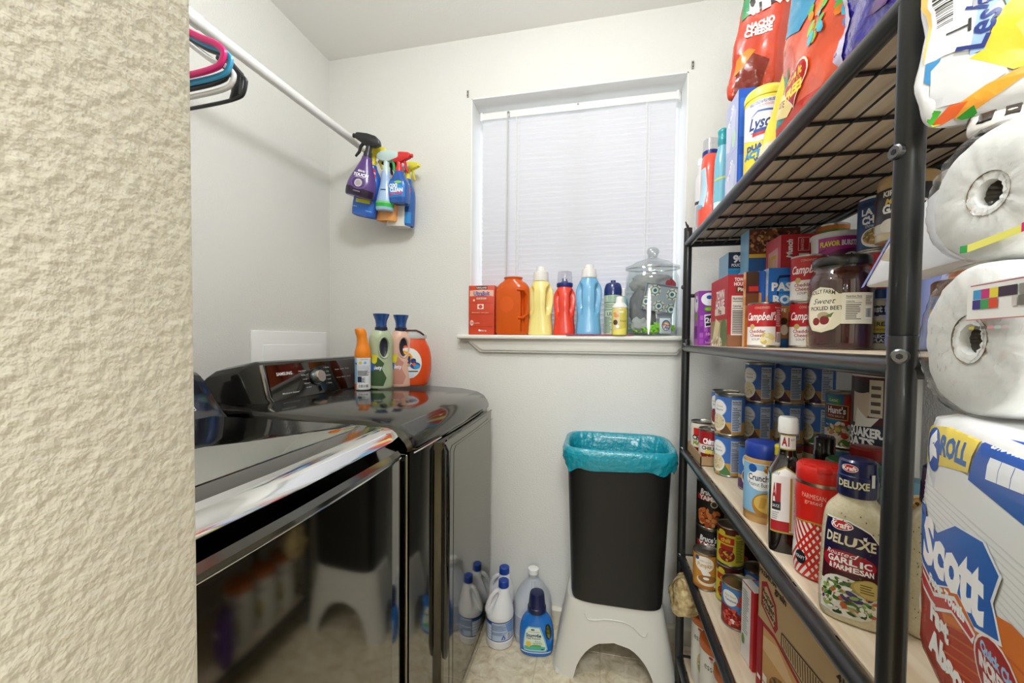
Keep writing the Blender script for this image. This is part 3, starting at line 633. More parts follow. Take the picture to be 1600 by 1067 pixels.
blt = [('r', -.14, .034, .14, .107, 'b9cbe6'), ('r', -.14, .104, .14, .107, '16336e'), ('r', -.14, .034, .14, .0365, '16336e'), ('r', -.14, .094, -.034, .104, '23509c')]
for k in range(5): blt.append(('p', [(-.075, .040+.011*k), (-.034, .038+.011*k), (-.034, .045+.011*k), (-.075, .048+.011*k)], 'dfe8f6'))
blt += rows_(-.03, .075, .035, .098, 8, '5a719c')+rows_(-.03, .058, .03, .07, 4, '6a80aa')+[('p', [(.035, .06), (.06, .06), (.06, .102), (.02, .102)], '7ea3d8')]+barcode(.028, .042, .045, .064, 5, True)+[('p', [(.006, .042), (.022, .042), (.02, .05), (.014, .06), (.008, .05)], '3b55a8'), ('p', [(.010, .044), (.018, .044), (.014, .053)], 'b9cbe6'), ('r', -.0325, .036, -.0305, .105, '16336e')]
bleach('white bleach bottle with blue cap and blue label, in front beside the dryer', -.361, 1.475, face_cam(-.367, 1.475), 1.0, blt)
bleach('white bleach bottle with blue cap, half hidden at the wall behind the first one', -.378, 1.562, face_cam(-.378, 1.58, -.5), 1.02, blt[:9])
t = thing('gallon_jug', 'large translucent white gallon jug with white cap at the wall behind the blue bottle', 'jug', (-.242, 1.548, 0), face_cam(-.242, 1.55))
JM = M('milky_plastic', 'd4d9e0', .3, trans=.25, sss=.1)
q = sol('jug_body', [(0, .066, .066, 3)]+[(a, b, b, n) for a, b, n in spline([(.003, .073, 3.2), (.02, .075, 3.2), (.10, .075, 3), (.14, .072, 2.6), (.17, .060, 2.3), (.20, .042, 2), (.222, .022, 2), (.23, .0185, 2), (.245, .0185, 2)], 4)], JM, t, 40)
tubeo('handle', [(0, -.024, .222), (0, -.05, .205), (0, -.072, .175), (0, -.078, .135)], [.007, .0085, .009, .007], JM, t, 10)
sol('cap', [(.244, .0215), (.262, .021), (.264, .018)], M('cap_white', 'f2f2f0', .35, bump=(300, .3)), t)
label(t, [('r', -.09, .03, .0, .11, 'dfe3e8')]+rows_(-.085, .035, -.02, .105, 14, '8890a4'), q.wrap(.075), 'label_print')
t = thing('softener_jug', 'blue fabric softener bottle with navy cap and oval label beside the step stool', 'bottle', (-.214, 1.462, 0), face_cam(-.214, 1.46))
q = Sol(spline([(0, .052, .03, 2.6), (.004, .060, .036, 2.6), (.03, .064, .038, 2.6), (.08, .064, .038, 2.5), (.12, .056, .035, 2.3), (.148, .036, .028, 2.1), (.158, .028, .026, 2), (.165, .026, .026, 2)], 5), lambda th, z: -.02*max(0, 1-(((th if th < PI else th-2*PI)-.78)/.33)**2-((z-.088)/.034)**2))
obj('bottle_body', q.mesh(nb(), 64), M('softener_blue', '1d6fc4', .25, coat=.3), t)
sol('cap', [(.155, .034), (.158, .0355), (.172, .0345), (.174, .032), (.218, .0275), (.224, .025), (.226, .02)], M('cap_navy', '171f4a', .28, bump=(200, .2)), t)
f = q.wrap(.055)
label(t, [('p', [(-.040, .022), (.026, .022), (.034, .03), (.018, .085), (.010, .114), (-.026, .114), (-.036, .10), (-.044, .04)], '7fb4d6'), ('p', [(-.036, .026), (.024, .026), (.029, .033), (.014, .084), (.006, .110), (-.024, .110), (-.033, .098), (-.039, .042)], 'dcead8'), ('p', [(-.036, .028), (.022, .028), (.024, .04), (-.01, .046), (-.037, .04)], '56b7ae'), ('e', .0, .045, .011, .004, '5fae3c'), ('e', -.01, .103, .006, .003, '555'), ('t', 'concentrated', -.009, .096, .004, '445', {'w': .03}), ('t', 'Snuggle', -.010, .083, .0125, '1c2f6a', {'b': .03, 'w': .042}), ('t', 'Fresh Touch', -.010, .072, .0052, '1c2f6a', {'b': .02}), ('e', -.021, .05, .009, .011, 'e5c84c'), ('t', 'blue', .003, .062, .005, '345'), ('t', 'sparkle', .003, .055, .005, '345'), ('r', .01, .03, .018, .034, '234')], f, 'label_print')
label(t, [('p', ell(.045, .088, .015, .029), '232a1c'), ('p', ell(.045, .088, .011, .024), '6a6a24'), ('r', .038, .076, .052, .08, '23301c'), ('r', .038, .09, .052, .094, '23301c')], f, 'grip_insert', rough=.3)
label(t, [('p', [(-.055, .0155), (.05, .0155), (.054, .0195), (-.058, .0195)], 'cfe0f2')], f, 'stripe')

# step stool
t = thing('step_stool', 'white moulded plastic step stool with arched sides under the trash can', 'stool', (.066, 1.478, 0))
SM = M('stool_plastic', 'd5d3cb', .42, bump=(90, .06)); HS = .262
def stl(u, z):      # u in [0,4): side index + fraction
    f = z/HS; hx = .216-.050*f; hy = .118-.030*f; n = 5
    a = u*PI/2-PI*.75; c, s_ = math.cos(a), math.sin(a)
    return Vector((hx*math.copysign(abs(c)**(2/n), c), hy*math.copysign(abs(s_)**(2/n), s_), z))
b = nb(); NU = 176; cols = []
for i in range(NU):
    u = 4*i/NU; fr = u % 1; side = int(u); zl = 0
    p0 = stl(u, 0); hw = .136 if side % 2 == 0 else .062; hh = .140 if side % 2 == 0 else .11
    q_ = p0.x if side % 2 == 0 else p0.y
    if abs(q_) < hw: zl = hh*(1-(abs(q_)/hw)**2.3)**.5
    cols.append([b.verts.new(stl(u, zl+(HS-.014-zl)*k/8)) for k in range(9)]+[b.verts.new(stl(u, HS)*.985+Vector((0, 0, HS*.012)))])
for i in range(NU):
    a, c = cols[i], cols[(i+1) % NU]
    for k in range(9): b.faces.new((a[k], c[k], c[k+1], a[k+1]))
top = [c[-1] for c in cols]; inn = [b.verts.new(Vector((v.co.x*.9, v.co.y*.88, HS-.003))) for v in top]
for i in range(NU): b.faces.new((top[i], top[(i+1) % NU], inn[(i+1) % NU], inn[i]))
b.faces.new(inn); bmesh.ops.recalc_face_normals(b, faces=b.faces)
bmesh.ops.solidify(b, geom=b.faces[:], thickness=.0042)
obj('stool_shell', b, SM, t, angle=50)
pts = [(x, -.118+.03*z/HS-.001, z) for x, z in spline([(-.10, .222), (-.088, .205), (-.06, .206), (-.03, .213), (0, .214), (.03, .213), (.06, .204), (.085, .182), (.10, .178), (.108, .19)], 4)]
tubeo('moulded_ridge', pts, .0026, SM, t, 6)
b = nb()
for sx in (-1, 1):
    for sy in (-1, 1): tube(b, [(sx*.193, sy*.098, 0), (sx*.190, sy*.095, .012)], [.011, .010], 12)
obj('foot_pads', b, SM, t, kind='stuff')
# trash can with liner
ZT = HS-.001
t = thing('trash_can', 'tall black plastic trash can standing on the white step stool', 'trash can', (.072, 1.478, ZT))
CAN = M('black_plastic', '161616', .42, bump=(400, .05)); HC = .545
R = [(0, .148, .092, 5), (.004, .154, .097, 5), (.02, .157, .100, 5), (HC-.02, .176, .128, 5), (HC-.018, .181, .133, 5), (HC, .183, .135, 5), (HC, .176, .128, 5), (.03, .152, .095, 5)]
q = Sol(R); bm_ = q.mesh(nb(), 64, (True, True)); obj('bin', bm_, CAN, t, angle=40)
# liner: inside lining + rolled lip + crinkled skirt
t = thing('trash_bag', 'teal plastic bag lining the black trash can, folded over its rim', 'bag', (.072, 1.478, ZT))
TEAL = M('teal_film', '1593a6', .25, coat=.4, bump=(55, .8, .007))
def lsec(z, ox, n=5): return (z, .1835+ox, .1355+ox, n)
def crk(th, z): return .0042*noise.noise(Vector((math.sin(th)*9, math.cos(th)*9, z*40)))+.004*noise.noise(Vector((math.sin(th)*3, math.cos(th)*3, z*40)))
b = nb(); SG = 120
prof = [(HC-.066, .004), (HC-.06, .005), (HC-.05, .0085), (HC-.042, .0075), (HC-.034, .010), (HC-.026, .0085), (HC-.018, .010), (HC-.008, .0085), (HC+.003, .005), (HC+.006, -.001), (HC+.003, -.008), (HC-.02, -.012), (HC-.06, -.015), (HC-.12, -.020), (HC-.22, -.026), (HC-.34, -.032), (HC-.36, -.06), (HC-.36, -.12)]
rg = []
for pi_, (z, o_) in enumerate(prof):
    row = []
    for k in range(SG):
        th = 2*PI*k/SG; zz = z
        if pi_ < 6: zz += (.016*noise.noise(Vector((math.sin(th)*2.3+7, math.cos(th)*2.3, 0)))+.004*math.sin(th*9))*(6-pi_)/6
        s_ = Sol([lsec(zz, o_-(HC-z)*.07 if pi_ > 10 else o_-(max(0, HC-z))*.09)]); v = s_.at(th, s_.rows[0]); a = .3 if 6 < pi_ < 10 else 1.5 if pi_ < 7 else 2.2
        d = Vector((math.sin(th), -math.cos(th), 0)); row.append(b.verts.new(v+d*(abs(crk(th, zz)) if pi_ < 10 else -abs(crk(th, zz)))*a))
    rg.append(row)
for a, c in zip(rg, rg[1:]):
    for k in range(SG): b.faces.new((a[k], a[(k+1) % SG], c[(k+1) % SG], c[k]))
b.faces.new(rg[-1]); bmesh.ops.recalc_face_normals(b, faces=b.faces); obj('liner', b, TEAL, t, angle=70)

# ------------------------------------------------------------------ things on the window sill
ZS = 1.1955
def boxthing(name, lb, cat, x0, y0, sx, sy, sz, z, col, left=(), near=(), top=(), rz=0, group=None, bev=.0012, mat=None, rough=.45):
    """carton with its near-left corner at (x0,y0); left = face towards -x (s runs far->near), near = face towards -y"""
    t = thing(name, lb, cat, (x0, y0, z), rz, group)
    b = nb(); box(b, (0, 0, 0), (sx, sy, sz), bev, 2); obj('carton', b, mat or M('carton_'+col, col, rough), t)
    if left: label(t, list(left), plane((0, sy, 0), (0, -1, 0), (0, 0, 1)), 'side_print', ds=0, clip=(0, 0, sy, sz))
    if near: label(t, list(near), plane((0, 0, 0), (1, 0, 0), (0, 0, 1)), 'front_print', ds=0, clip=(0, 0, sx, sz))
    if top: label(t, list(top), plane((0, 0, sz), (1, 0, 0), (0, 1, 0)), 'top_print', ds=0, clip=(0, 0, sx, sy))
    return t
w, h = .112, .207
boxthing('detergent_box', 'red orange dishwasher pack carton at the left end of the window sill', 'box', -.542, 1.612, w, .07, h, ZS, 'cf4526',
 near=[('p', [(.004, h*.78), (w*.5, h*.80), (w-.004, h*.78), (w-.004, h*.90), (w*.5, h*.915), (.004, h*.90)], 'e8b9a0'), ('r', w*.28, h*.925, w*.72, h*.985, '2a2422'), ('t', 'KIRKLAND', w*.5, h*.955, .007, 'e8e0d8', {'b': .03, 'w': w*.4}), ('t', 'UltraBolt', w*.5, h*.84, .017, '2450a8', {'b': .03, 'w': w*.62}), ('r', w*.3, h*.72, w*.68, h*.755, 'e9c8b8'), ('t', 'DETERGENT', w*.49, h*.738, .005, '333'), ('e', w*.2, h*.70, .004, .004, 'f3d9b8'), ('r', .002, h*.645, w-.002, h*.65, 'a93318'), ('r', .002, h*.415, w-.002, h*.42, 'a93318'), ('r', .002, h*.16, w-.002, h*.165, 'a93318'), ('r', w*.34, h*.52, w*.58, h*.62, 'f0e6e0'), ('e', w*.46, h*.57, .009, .008, 'cf4526'), ('r', w*.44, h*.53, w*.48, h*.61, 'cf4526'), ('t', 'dishwasher detergent', w*.45, h*.452, .005, 'f5d0a0', {'w': w*.66}), ('e', w*.12, h*.24, .008, .012, 'e8b8a8'), ('t', '88', w*.12, h*.24, .008, 'b33'), ('t', 'washes', w*.32, h*.24, .006, 'f0d8cc'), ('t', 'ultra', w*.55, h*.085, .007, 'fff', {'w': w*.3}), ('e', w*.42, h*.09, .004, .004, 'fff')],
 top=[], left=[('r', 0, 0, .07, h, 'b83a1e')])
t = thing('laundry_tub', 'translucent orange plastic tub with a side grip, second from left on the sill', 'tub', (-.354, 1.630, ZS), .0)
OR = M('orange_clear', 'e8641a', .18, trans=.25, coat=.5, ior=1.2)
q = Sol([(0, .060, .034, 4), (.003, .067, .040, 4), (.012, .070, .042, 4), (.13, .071, .042, 4)]+spline([(.15, .0715, .042, 4), (.19, .070, .041, 3.2), (.212, .058, .036, 2.6), (.222, .044, .034, 2.2), (.226, .040, .033, 2.2)], 4)+[(.228, .037, .033, 2), (.233, .037, .033, 2), (.234, .0395, .035, 2), (.239, .0395, .035, 2), (.24, .034, .03, 2)],
        lambda th, z: -.028*max(0, 1-abs((((th if th < PI else th-2*PI)-.55)/.20))**3)*max(0, 1-abs((z-.125)/.062)**3))
obj('tub_body', q.mesh(nb(), 96), OR, t)
tubeo('grip', [(.026, -.041, .185), (.055, -.044, .182), (.0665, -.034, .165), (.068, -.03, .125), (.0665, -.034, .085), (.05, -.043, .070), (.03, -.041, .069)], [.005, .006, .0065, .0065, .0065, .006, .005], OR, t, 10)
label(t, [('p', ell(-.018, .125, .030, .033), 'd95a16')], q.wrap(None, 0, True), 'emboss', rough=.2)
def jugbottle(lb, x, y, w, hb, col, cap, rows_cap, name='detergent_bottle', shade=None, clear=None):
    """hour-glass detergent bottle with a scooped grip on each side"""
    t = thing(name, lb, 'bottle', (x, y, ZS), 0, 'detergent bottles on the window sill')
    def dsp(th, z):
        u = abs(th if th < PI else 2*PI-th); f = z/hb
        return -.30*w*max(0, 1-((u-1.0)/.50)**2)**.8*max(0, 1-((f-.64-.10*(u-1.0))/.25)**2)**.8
    q = Sol(spline([(0, w*.42, w*.34, 3), (hb*.015, w*.49, w*.38, 3), (hb*.14, w*.485, w*.38, 2.8), (hb*.30, w*.45, w*.36, 2.5), (hb*.45, w*.46, w*.36, 2.2), (hb*.62, w*.50, w*.38, 2.1), (hb*.80, w*.49, w*.36, 2), (hb*.92, w*.36, w*.30, 2), (hb*.98, w*.28, w*.26, 2), (hb, w*.27, w*.26, 2)], 5), dsp)
    obj('bottle_body', q.mesh(nb(), 72), M('deterg_'+col, col, .3, coat=.25), t)
    b = nb(); tube(b, [q.pt(0, hb*k/12)+Vector((0, -.0004, 0)) for k in range(1, 11)], .0009, 6); obj('mould_seam', b, M('deterg_'+col), t)
    sol('cap', rows_cap, M('cap_'+cap, cap, .35, bump=(400, .25)), t)
    return t
jugbottle('yellow detergent bottle with white cap on the window sill', -.2385, 1.636, .104, .228, 'efe08a', 'ece9e2', [(.222, .031), (.226, .0315), (.258, .030), (.262, .020), (.28, .017), (.283, .013)])
t = jugbottle('red detergent bottle with blue collar and clear cap on the window sill', -.14, 1.634, .088, .205, 'e23b22', '1c2f7a', [(.196, .031, .027), (.2, .033, .029), (.211, .033, .029), (.213, .028, .026)])
b = nb(); Sol([(.212, .030), (.256, .0285), (.258, .026)]).mesh(b, 28, (False, True)); obj('measuring_cap', b, GLASS('clear_plastic', 'f4f4f8', .35, .06), t)
b = nb(); box(b, (-.013, -.006, .212), (.013, .006, .222), .003); box(b, (-.010, -.004, .22), (-.005, .004, .232), .001); box(b, (.004, -.004, .22), (.009, .004, .23), .001); obj('spout', b, M('cap_1c2f7a'), t)
jugbottle('sky blue detergent bottle with white cap on the window sill', -.043, 1.636, .101, .237, '6fb0d8', 'e6e4e0', [(.230, .030), (.233, .0315), (.236, .0315), (.264, .028), (.268, .02), (.281, .018), (.284, .014)])
t = thing('aerosol_can', 'green aerosol can with dark blue cap behind the small yellow bottle', 'spray can', (.052, 1.640, ZS), .0)
q = sol('can_body', [(0, .030), (.003, .033), (.158, .033), (.163, .031)], M('can_green', 'a9c0a0', .35), t)
sol('cap', spline([(.16, .0345), (.18, .035), (.196, .032), (.208, .026), (.211, .012)], 3), M('cap_deep_blue', '1b2f6e', .2, coat=.5), t)
label(t, [('r', -.09, .003, .09, .158, 'b8c9ae'), ('r', -.045, .128, .045, .133, '6f8a72'), ('r', -.04, .1, .04, .103, '55705c')]+rows_(-.035, .108, .03, .125, 5, '5c6f66')+[('t', 'LILY', -.006, .086, .013, '2f3f55', {'b': .02})]+rows_(-.035, .01, .0, .075, 12, '6a7a70')+[('r', -.02, .136, .03, .155, '8fae98')], q.wrap(.033), 'label_print')
b = nb(); Sol([(.208, .010), (.217, .0105), (.22, .009)]).mesh(b, 14); obj('button', b, M('cap_deep_blue'), t)
t = thing('refresher_bottle', 'small yellow green bottle with white cap in front of the green aerosol can', 'bottle', (.0765, 1.590, ZS), 0)
q = sol('bottle_body', [(0, .024, .018, 3), (.002, .028, .021, 3), (.098, .028, .021, 3), (.108, .024, .019, 2.5)], M('pear_liquid', 'd3c661', .25), t)
sol('cap', spline([(.106, .028, .0215), (.112, .0285, .022), (.122, .021, .018), (.126, .0165), (.146, .0145), (.15, .010)], 2), M('cap_f0', 'eceae4', .35), t)
label(t, [('r', -.028, .004, .0, .1, 'd9c48e'), ('r', .0, .004, .028, .1, 'cdbf52'), ('p', [(-.026, .004), (.028, .004), (.028, .03), (-.02, .02)], 'e3d75a'), ('e', -.016, .05, .008, .010, '4a3328'), ('e', -.013, .075, .009, .006, 'd8925a'), ('e', -.018, .084, .006, .005, 'd8925a'), ('r', -.004, .086, .014, .094, 'e3e0b0'), ('e', -.008, .034, .006, .006, 'f2efe4'), ('t', 'fresh', .012, .056, .008, '7a6b26')], q.wrap(None, 0, True), 'label_print')
# little blue spray bottle peeking out behind
t = thing('travel_bottle', 'slim pale teal bottle standing behind the small yellow bottle', 'bottle', (.090, 1.655, ZS), 0)
sol('bottle_body', spline([(0, .018), (.004, .022), (.12, .022), (.15, .013), (.16, .01)], 3), M('teal_clear', '9fd0d2', .2), t); sol('cap', [(.158, .0125), (.186, .012), (.19, .009)], M('cap_white'), t)
t = thing('folded_cloth', 'flat pink knitted cloth lying on the sill edge in front of the bottles', 'cloth', (.0, 1.594, ZS), .02)
b = nb(); NX, NY = 60, 9
G = [[b.verts.new((-.128+.255*i/NX, -.019+.05*j/NY, .0038+.0016*noise.noise(Vector((i*.31, j*.6, 3)))+.0008*math.sin(i*2.1)*math.sin(j*2.2)-(.004 if j == 0 else 0))) for j in range(NY+1)] for i in range(NX+1)]
for i in range(NX):
    for j in range(NY): b.faces.new((G[i][j], G[i+1][j], G[i+1][j+1], G[i][j+1]))
bmesh.ops.solidify(b, geom=b.faces[:], thickness=.003); obj('knit', b, M('pink_yarn', 'c2607f', .9, bump=(500, .8, .003), var=(300, 'd98aa2', 1)), t, angle=80)
# glass jar and what it holds
JX, JY, JR = .1985, 1.626, .0985
t = thing('glass_jar', 'big clear glass jar with a knobbed lid at the right end of the sill', 'jar', (JX, JY, ZS)); t.scale = (1, .58, 1)
JG = GLASS('jar_glass', 'f3f6f5', .22, .02)
sol('jar_body', [(0, JR*.93), (.004, JR), (.03, JR*1.0)]+spline([(.2, JR), (.225, JR*.98), (.242, JR*.90), (.25, JR*.90), (.262, JR*.92)], 3), JG, t, 56, (True, False))
sol('jar_inner', [(.008, JR*.94), (.012, JR*.955), (.2, JR*.955), (.24, JR*.86)], GLASS('jar_glass_in', 'fbfdfc', .02, .02), t, 48, (True, False))
lid_ = nb(); Sol([(.258, JR*.99), (.262, JR*1.01), (.268, JR*1.01), (.273, JR*.86), (.287, JR*.6), (.296, JR*.3), (.30, JR*.19), (.306, JR*.16)]).mesh(lid_, 48, (False, False)); ld = obj('lid', lid_, GLASS('lid_glass', 'eef0ef', .5, .03), t)
b = nb(); Sol(spline([(.305, .016), (.312, .019), (.325, .0235), (.336, .020), (.341, .010)], 3)).mesh(b, 24); obj('knob', b, GLASS('knob_glass', 'e9ecec', .5, .02), ld)
b = nb(); tube(b, [(JR*1.0*math.cos(a), JR*1.0*math.sin(a), .258) for a in [2*PI*k/48 for k in range(48)]], .0032, 8, closed=True); obj('rim', b, GLASS('lid_glass'), t)
def lump(name, lb, cat, loc, rad, col, seed, amp=.3, mat=None, fr=18):
    t = thing(name, lb, cat, loc); b = nb(); bmesh.ops.create_icosphere(b, subdivisions=4, radius=1)
    for v in b.verts:
        d = v.co.copy(); k = 1+amp*noise.noise(d*1.6+Vector((seed, 0, 0)))+amp*.45*noise.noise(d*4.5+Vector((0, seed, 0)))
        v.co = Vector((d.x*rad[0]*k, d.y*rad[1]*k, d.z*rad[2]*k))
    obj('fabric', b, mat or M('cloth_'+col, col, .95, bump=(600, .6, .002)), t, angle=80); return t
lump('towel', 'crumpled dark grey towel filling the left of the glass jar', 'towel', (JX-.036, JY+.004, ZS+.105), (.052, .036, .088), '7b7c82', 3, .25)
lump('wash_cloth', 'grey folded cloth at the top inside the glass jar', 'cloth', (JX-.002, JY+.004, ZS+.203), (.082, .040, .040), 'a2a2a6', 9, .25)
lump('cleaning_rag', 'crumpled red rag at the upper right inside the glass jar', 'cloth', (JX+.060, JY-.008, ZS+.176), (.027, .026, .042), 'a3303c', 5, .25)
lump('cleaning_rag', 'pale grey rag at the bottom left inside the glass jar', 'cloth', (JX-.045, JY-.022, ZS+.045), (.035, .014, .03), 'b9b9bb', 6, .3)
t = thing('pot_holder', 'quilted pot holder with a medallion pattern, pressed against the jar front', 'cloth', (JX+.024, JY-.038, ZS+.142), 0); t.rotation_euler = (.12, math.radians(9), .18)
b = nb(); box(b, (-.062, -.004, -.052), (.058, .004, .052), .004, 2); obj('pad', b, M('pad_grey', '8f959c', .9), t)
it = [('r', -.06, -.05, .056, .05, 'aab2ba'), ('r', -.06, .044, .056, .05, '6d7480'), ('r', -.06, -.05, -.054, .05, '6d7480')]
for cx, cy in ((-.025, .026), (.04, .02), (.0, -.03), (.048, -.035), (-.05, -.02)):
    it += [('e', cx, cy, .021, .021, 'e9e4dc'), ('e', cx, cy, .017, .017, '67a79a'), ('e', cx, cy, .012, .012, 'efe9dd'), ('e', cx, cy, .007, .007, '3f6f8e')]
    for k in range(14): it.append(('e', cx+.0185*math.cos(k*PI/7), cy+.0185*math.sin(k*PI/7), .0026, .0026, 'b8432f' if k % 2 else 'e8dccb'))
label(t, it, plane((0, -.0045, 0), (1, 0, 0), (0, 0, 1)), 'pattern', ds=0, rough=.9, clip=(-.061, -.051, .057, .051))
t = thing('scrub_noodles', 'tangle of bright green scrubbing strands at the bottom of the glass jar', 'scrubber', (JX, JY, ZS+.012)); t.scale = (1, .52, 1)
b = nb(); r = random.Random(4)
for i in range(90):
    a = r.uniform(PI*1.02, PI*1.98); R0 = r.uniform(.035, .082); p = Vector((R0*math.cos(a), R0*math.sin(a), r.uniform(.0, .024))); d = Vector((r.uniform(-1, 1), r.uniform(-.4, .4), r.uniform(-.3, .9))).normalized()
    e_ = p+d*.018; q2 = Vector((e_.x, e_.y, 0)); e_ = e_ if q2.length < .086 else Vector((q2.normalized().x*.085, q2.normalized().y*.085, max(.002, e_.z)))
    tube(b, [p, (p+e_)/2+Vector((0, 0, .004)), e_], [.0036, .0042, .0034], 6)
o = obj('strands', b, M('lime_chenille', '8fdc2a', .8), t, kind='stuff')
t = thing('sachet', 'white sachet with a rainbow arc and red lettering in the jar bottom', 'sachet', (JX+.045, JY-.037, ZS+.037), .3); t.rotation_euler = (-.05, 0, .3)
b = nb(); Sol([(-.029, .022, .001, 3), (-.024, .022, .005, 3), (0, .0225, .007, 3), (.024, .022, .005, 3), (.029, .022, .001, 3)]).mesh(b, 24); obj('packet', b, M('sachet_white', 'e9ecf2', .4), t)
label(t, [('e', 0, .002, .017, .02, '3d6fc0'), ('e', .0, .0, .014, .0165, 'f2c22e'), ('e', 0, -.002, .0105, .013, 'f6f6f8'), ('t', 'Grand', 0, .004, .008, 'd8262c', {'b': .04, 'rot': -.2, 'w': .03}), ('t', 'FIX', .003, -.008, .009, '3a3ab0', {'b': .04, 'rot': -.2})], plane((0, -.0072, 0), (1, 0, 0), (0, 0, 1)), 'label_print', ds=0)
# ------------------------------------------------------------------ food on the shelves: builders
TIN = M('tin_plate', 'b9b6ae', .28, 1); TIND = M('tin_lid', 'a5a39d', .3, 1)
def can(name, lb, cat, x, y, z, r, h, base, items, turn=0, group=None, body=None, face=None, paper=.45):
    t = thing(name, lb, cat, (x, y, z), face_cam(x, y, turn) if face is None else face, group)
    q = sol('can_body', [(0, r*.95), (.0015, r*1.0), (.003, r*1.0), (.0045, r*.975), (h-.0045, r*.975), (h-.003, r), (h-.0005, r), (h, r*.975), (h-.001, r*.955), (h-.004, r*.945)], body or TIN, t, 32)
    b = nb(); Sol([(h-.0042, r*.945), (h-.0036, r*.88), (h-.0042, r*.84), (h-.0042, r*.6), (h-.0036, r*.56), (h-.0036, r*.02)]).mesh(b, 28, (False, True)); obj('lid', b, TIND, t)
    R = r*.975; S_ = Sol([(0, R), (h, R)])
    label(t, [('r', -R*PI, .005, R*PI, h-.005, base)]+items, S_.wrap(R), 'paper_label', ds=.007, rough=paper)
    return t
def beans(txt, bc, low, lowc='d3a04a', bowl='f3efe6', seed=1):
    it = [('r', -.115, .005, .115, .036, lowc), ('p', [(-.012, .005), (.014, .005), (.014, .012), (-.004, .040), (-.016, .030)], low), ('p', [(-.115, .005), (-.030, .005), (-.02, .03), (-.115, .022)], low)]
    it += [('e', -.018, .072, .021, .022, 'f4f4f2'), ('e', -.0165, .072, .020, .0205, '7fa0d8'), ('e', -.018, .072, .0195, .0205, 'f6f6f4')]
    for k, w in enumerate(txt): it.append(('t', w, -.0165, .077-.009*k, .0055, 'b09a3c' if k == 0 else '3a4f86', {'w': .004*len(w)}))
    it += [('e', -.020, .034, .0205, .0235, bowl), ('e', -.020, .036, .0182, .0195, bc[0])]+bits(-.020, .036, .0165, .018, bc, 46, .0026, seed)
    it += nutri(.014, .012, .040, .096, 12, 'c6d0e2', '46516e')
    return it
WB = ['e6d9b4', 'd8c494', 'f0e6c8', 'cbb07a', 'e2cf9c']; RB = ['8c1f1c', 'a32a22', '701512', 'b53a2c']
B0 = '3f74c6'
# ---- shelf 3 (level with the trash can rim)
z3 = SZ[2]+.0006; hb = .1075
GB = 'blue labelled bean cans'
front = can('bean_can', 'blue bean can nearest the front rail, lower of the two stacked there', 'can', .346, 1.16, z3, .0358, hb, B0, beans(('Navy', 'Beans'), WB, '4f7f4a', seed=2), -.28, GB)
can('bean_can', 'blue bean can on top of the front stack by the rail', 'can', .346, 1.162, z3+hb, .0358, hb, B0, beans(('Great', 'Beans'), WB, '6a4a2a', seed=3), -.28, GB)
can('red_bean_can', 'blue can of red beans behind the front stack, upper one', 'can', .3575, 1.243, z3+hb, .0355, hb, B0, beans(('dark red', 'Beans'), RB, '6a3a2a', 'c79a50', seed=4), -.28, GB)
can('red_bean_can', 'white and red can of red beans behind the front stack, lower one', 'can', .3575, 1.243, z3, .0355, hb, 'e9e6e2', [('t', 'RED', -.017, .075, .014, '222', {'b': .03}), ('t', 'BEANS', -.014, .055, .014, '222', {'b': .03, 'w': .03}), ('r', -.1, .005, .1, .045, '7d1f1c')]+bits(-.012, .025, .02, .018, RB, 40, .003, 5), .1)
for i, (x, y) in enumerate(((.434, 1.213), (.5065, 1.214), (.579, 1.212))):
    w = ('leftmost', 'middle', 'rightmost')[i]
    can('short_can', 'short tin at the bottom of the '+w+' bean stack in the back row', 'can', x, y, z3, .0345, .084, '8a3b30', [('r', -.1, .03, .1, .06, 'd9c9a0')], 0, 'short tins under the back row')
    can('bean_can', 'blue bean can in the middle of the '+w+' stack of the back row', 'can', x, y, z3+.084, .0348, .107, B0, beans((('Great', 'Northern', 'Beans'), ('Northern', 'Beans'), ('Cannellini', 'Beans'))[i], WB, '6a4a2a' if i < 2 else '4f7f4a', 'c9953f', seed=6+i), -.28, GB)
    can('bean_can', 'blue bean can on top of the '+w+' stack of the back row', 'can', x, y, z3+.191, .0348, .107, '2e63b4', beans((('Pinto', 'Beans'), ('Pinto', 'Beans'), ('Great', 'Northern', 'Beans'))[i], WB, '4d2440', 'b8894a', seed=16+i), -.28, GB)
can('bean_can', 'single blue can with purple foot between the front stack and the peanut butter', 'can', .372, 1.052, z3, .0355, hb, B0, beans(('Black', 'Beans'), ['3a2a34', '54384a', '221820', '7d4a3c'], '5a2f6c', seed=30), .3, GB)
can('tomato_sauce_can', 'tall tomato sauce can with red banner, at the back left of the oat canister', 'can', .541, 1.02, z3+.124, .0375, .122, '2f6f9c',
    [('p', [(-.01, .05), (.06, .05), (.06, .115), (-.005, .117)], 'b02a1c'), ('e', .022, .085, .024, .028, 'c8341f'), ('e', .018, .092, .012, .013, 'e25a38'), ('p', [(-.04, .1), (-.012, .095), (-.012, .108), (-.04, .113)], '3f8a3f'), ('t', 'CLASSIC', -.026, .104, .005, 'fff', {'w': .02}), ('r', -.045, .062, .002, .095, 'c9a75a'), ('r', -.044, .064, .0, .093, '6d1512'), ('t', "Hunt's", -.020, .083, .014, 'fff', {'b': .03, 'w': .036}), ('t', 'PASTA SAUCE', -.022, .070, .005, 'e8d8b0', {'w': .034}), ('r', -.045, .042, -.008, .058, '1d5f9a'), ('t', 'mushroom', -.025, .05, .006, 'fff'), ('r', -.1, .005, .1, .04, 'e8e2d4')]+bits(-.012, .03, .03, .024, ['e2d3bd', 'f0e6d6', 'b58a62', 'c23a22', '3f7f35', 'd9b24a'], 60, .0062, 8), .05)
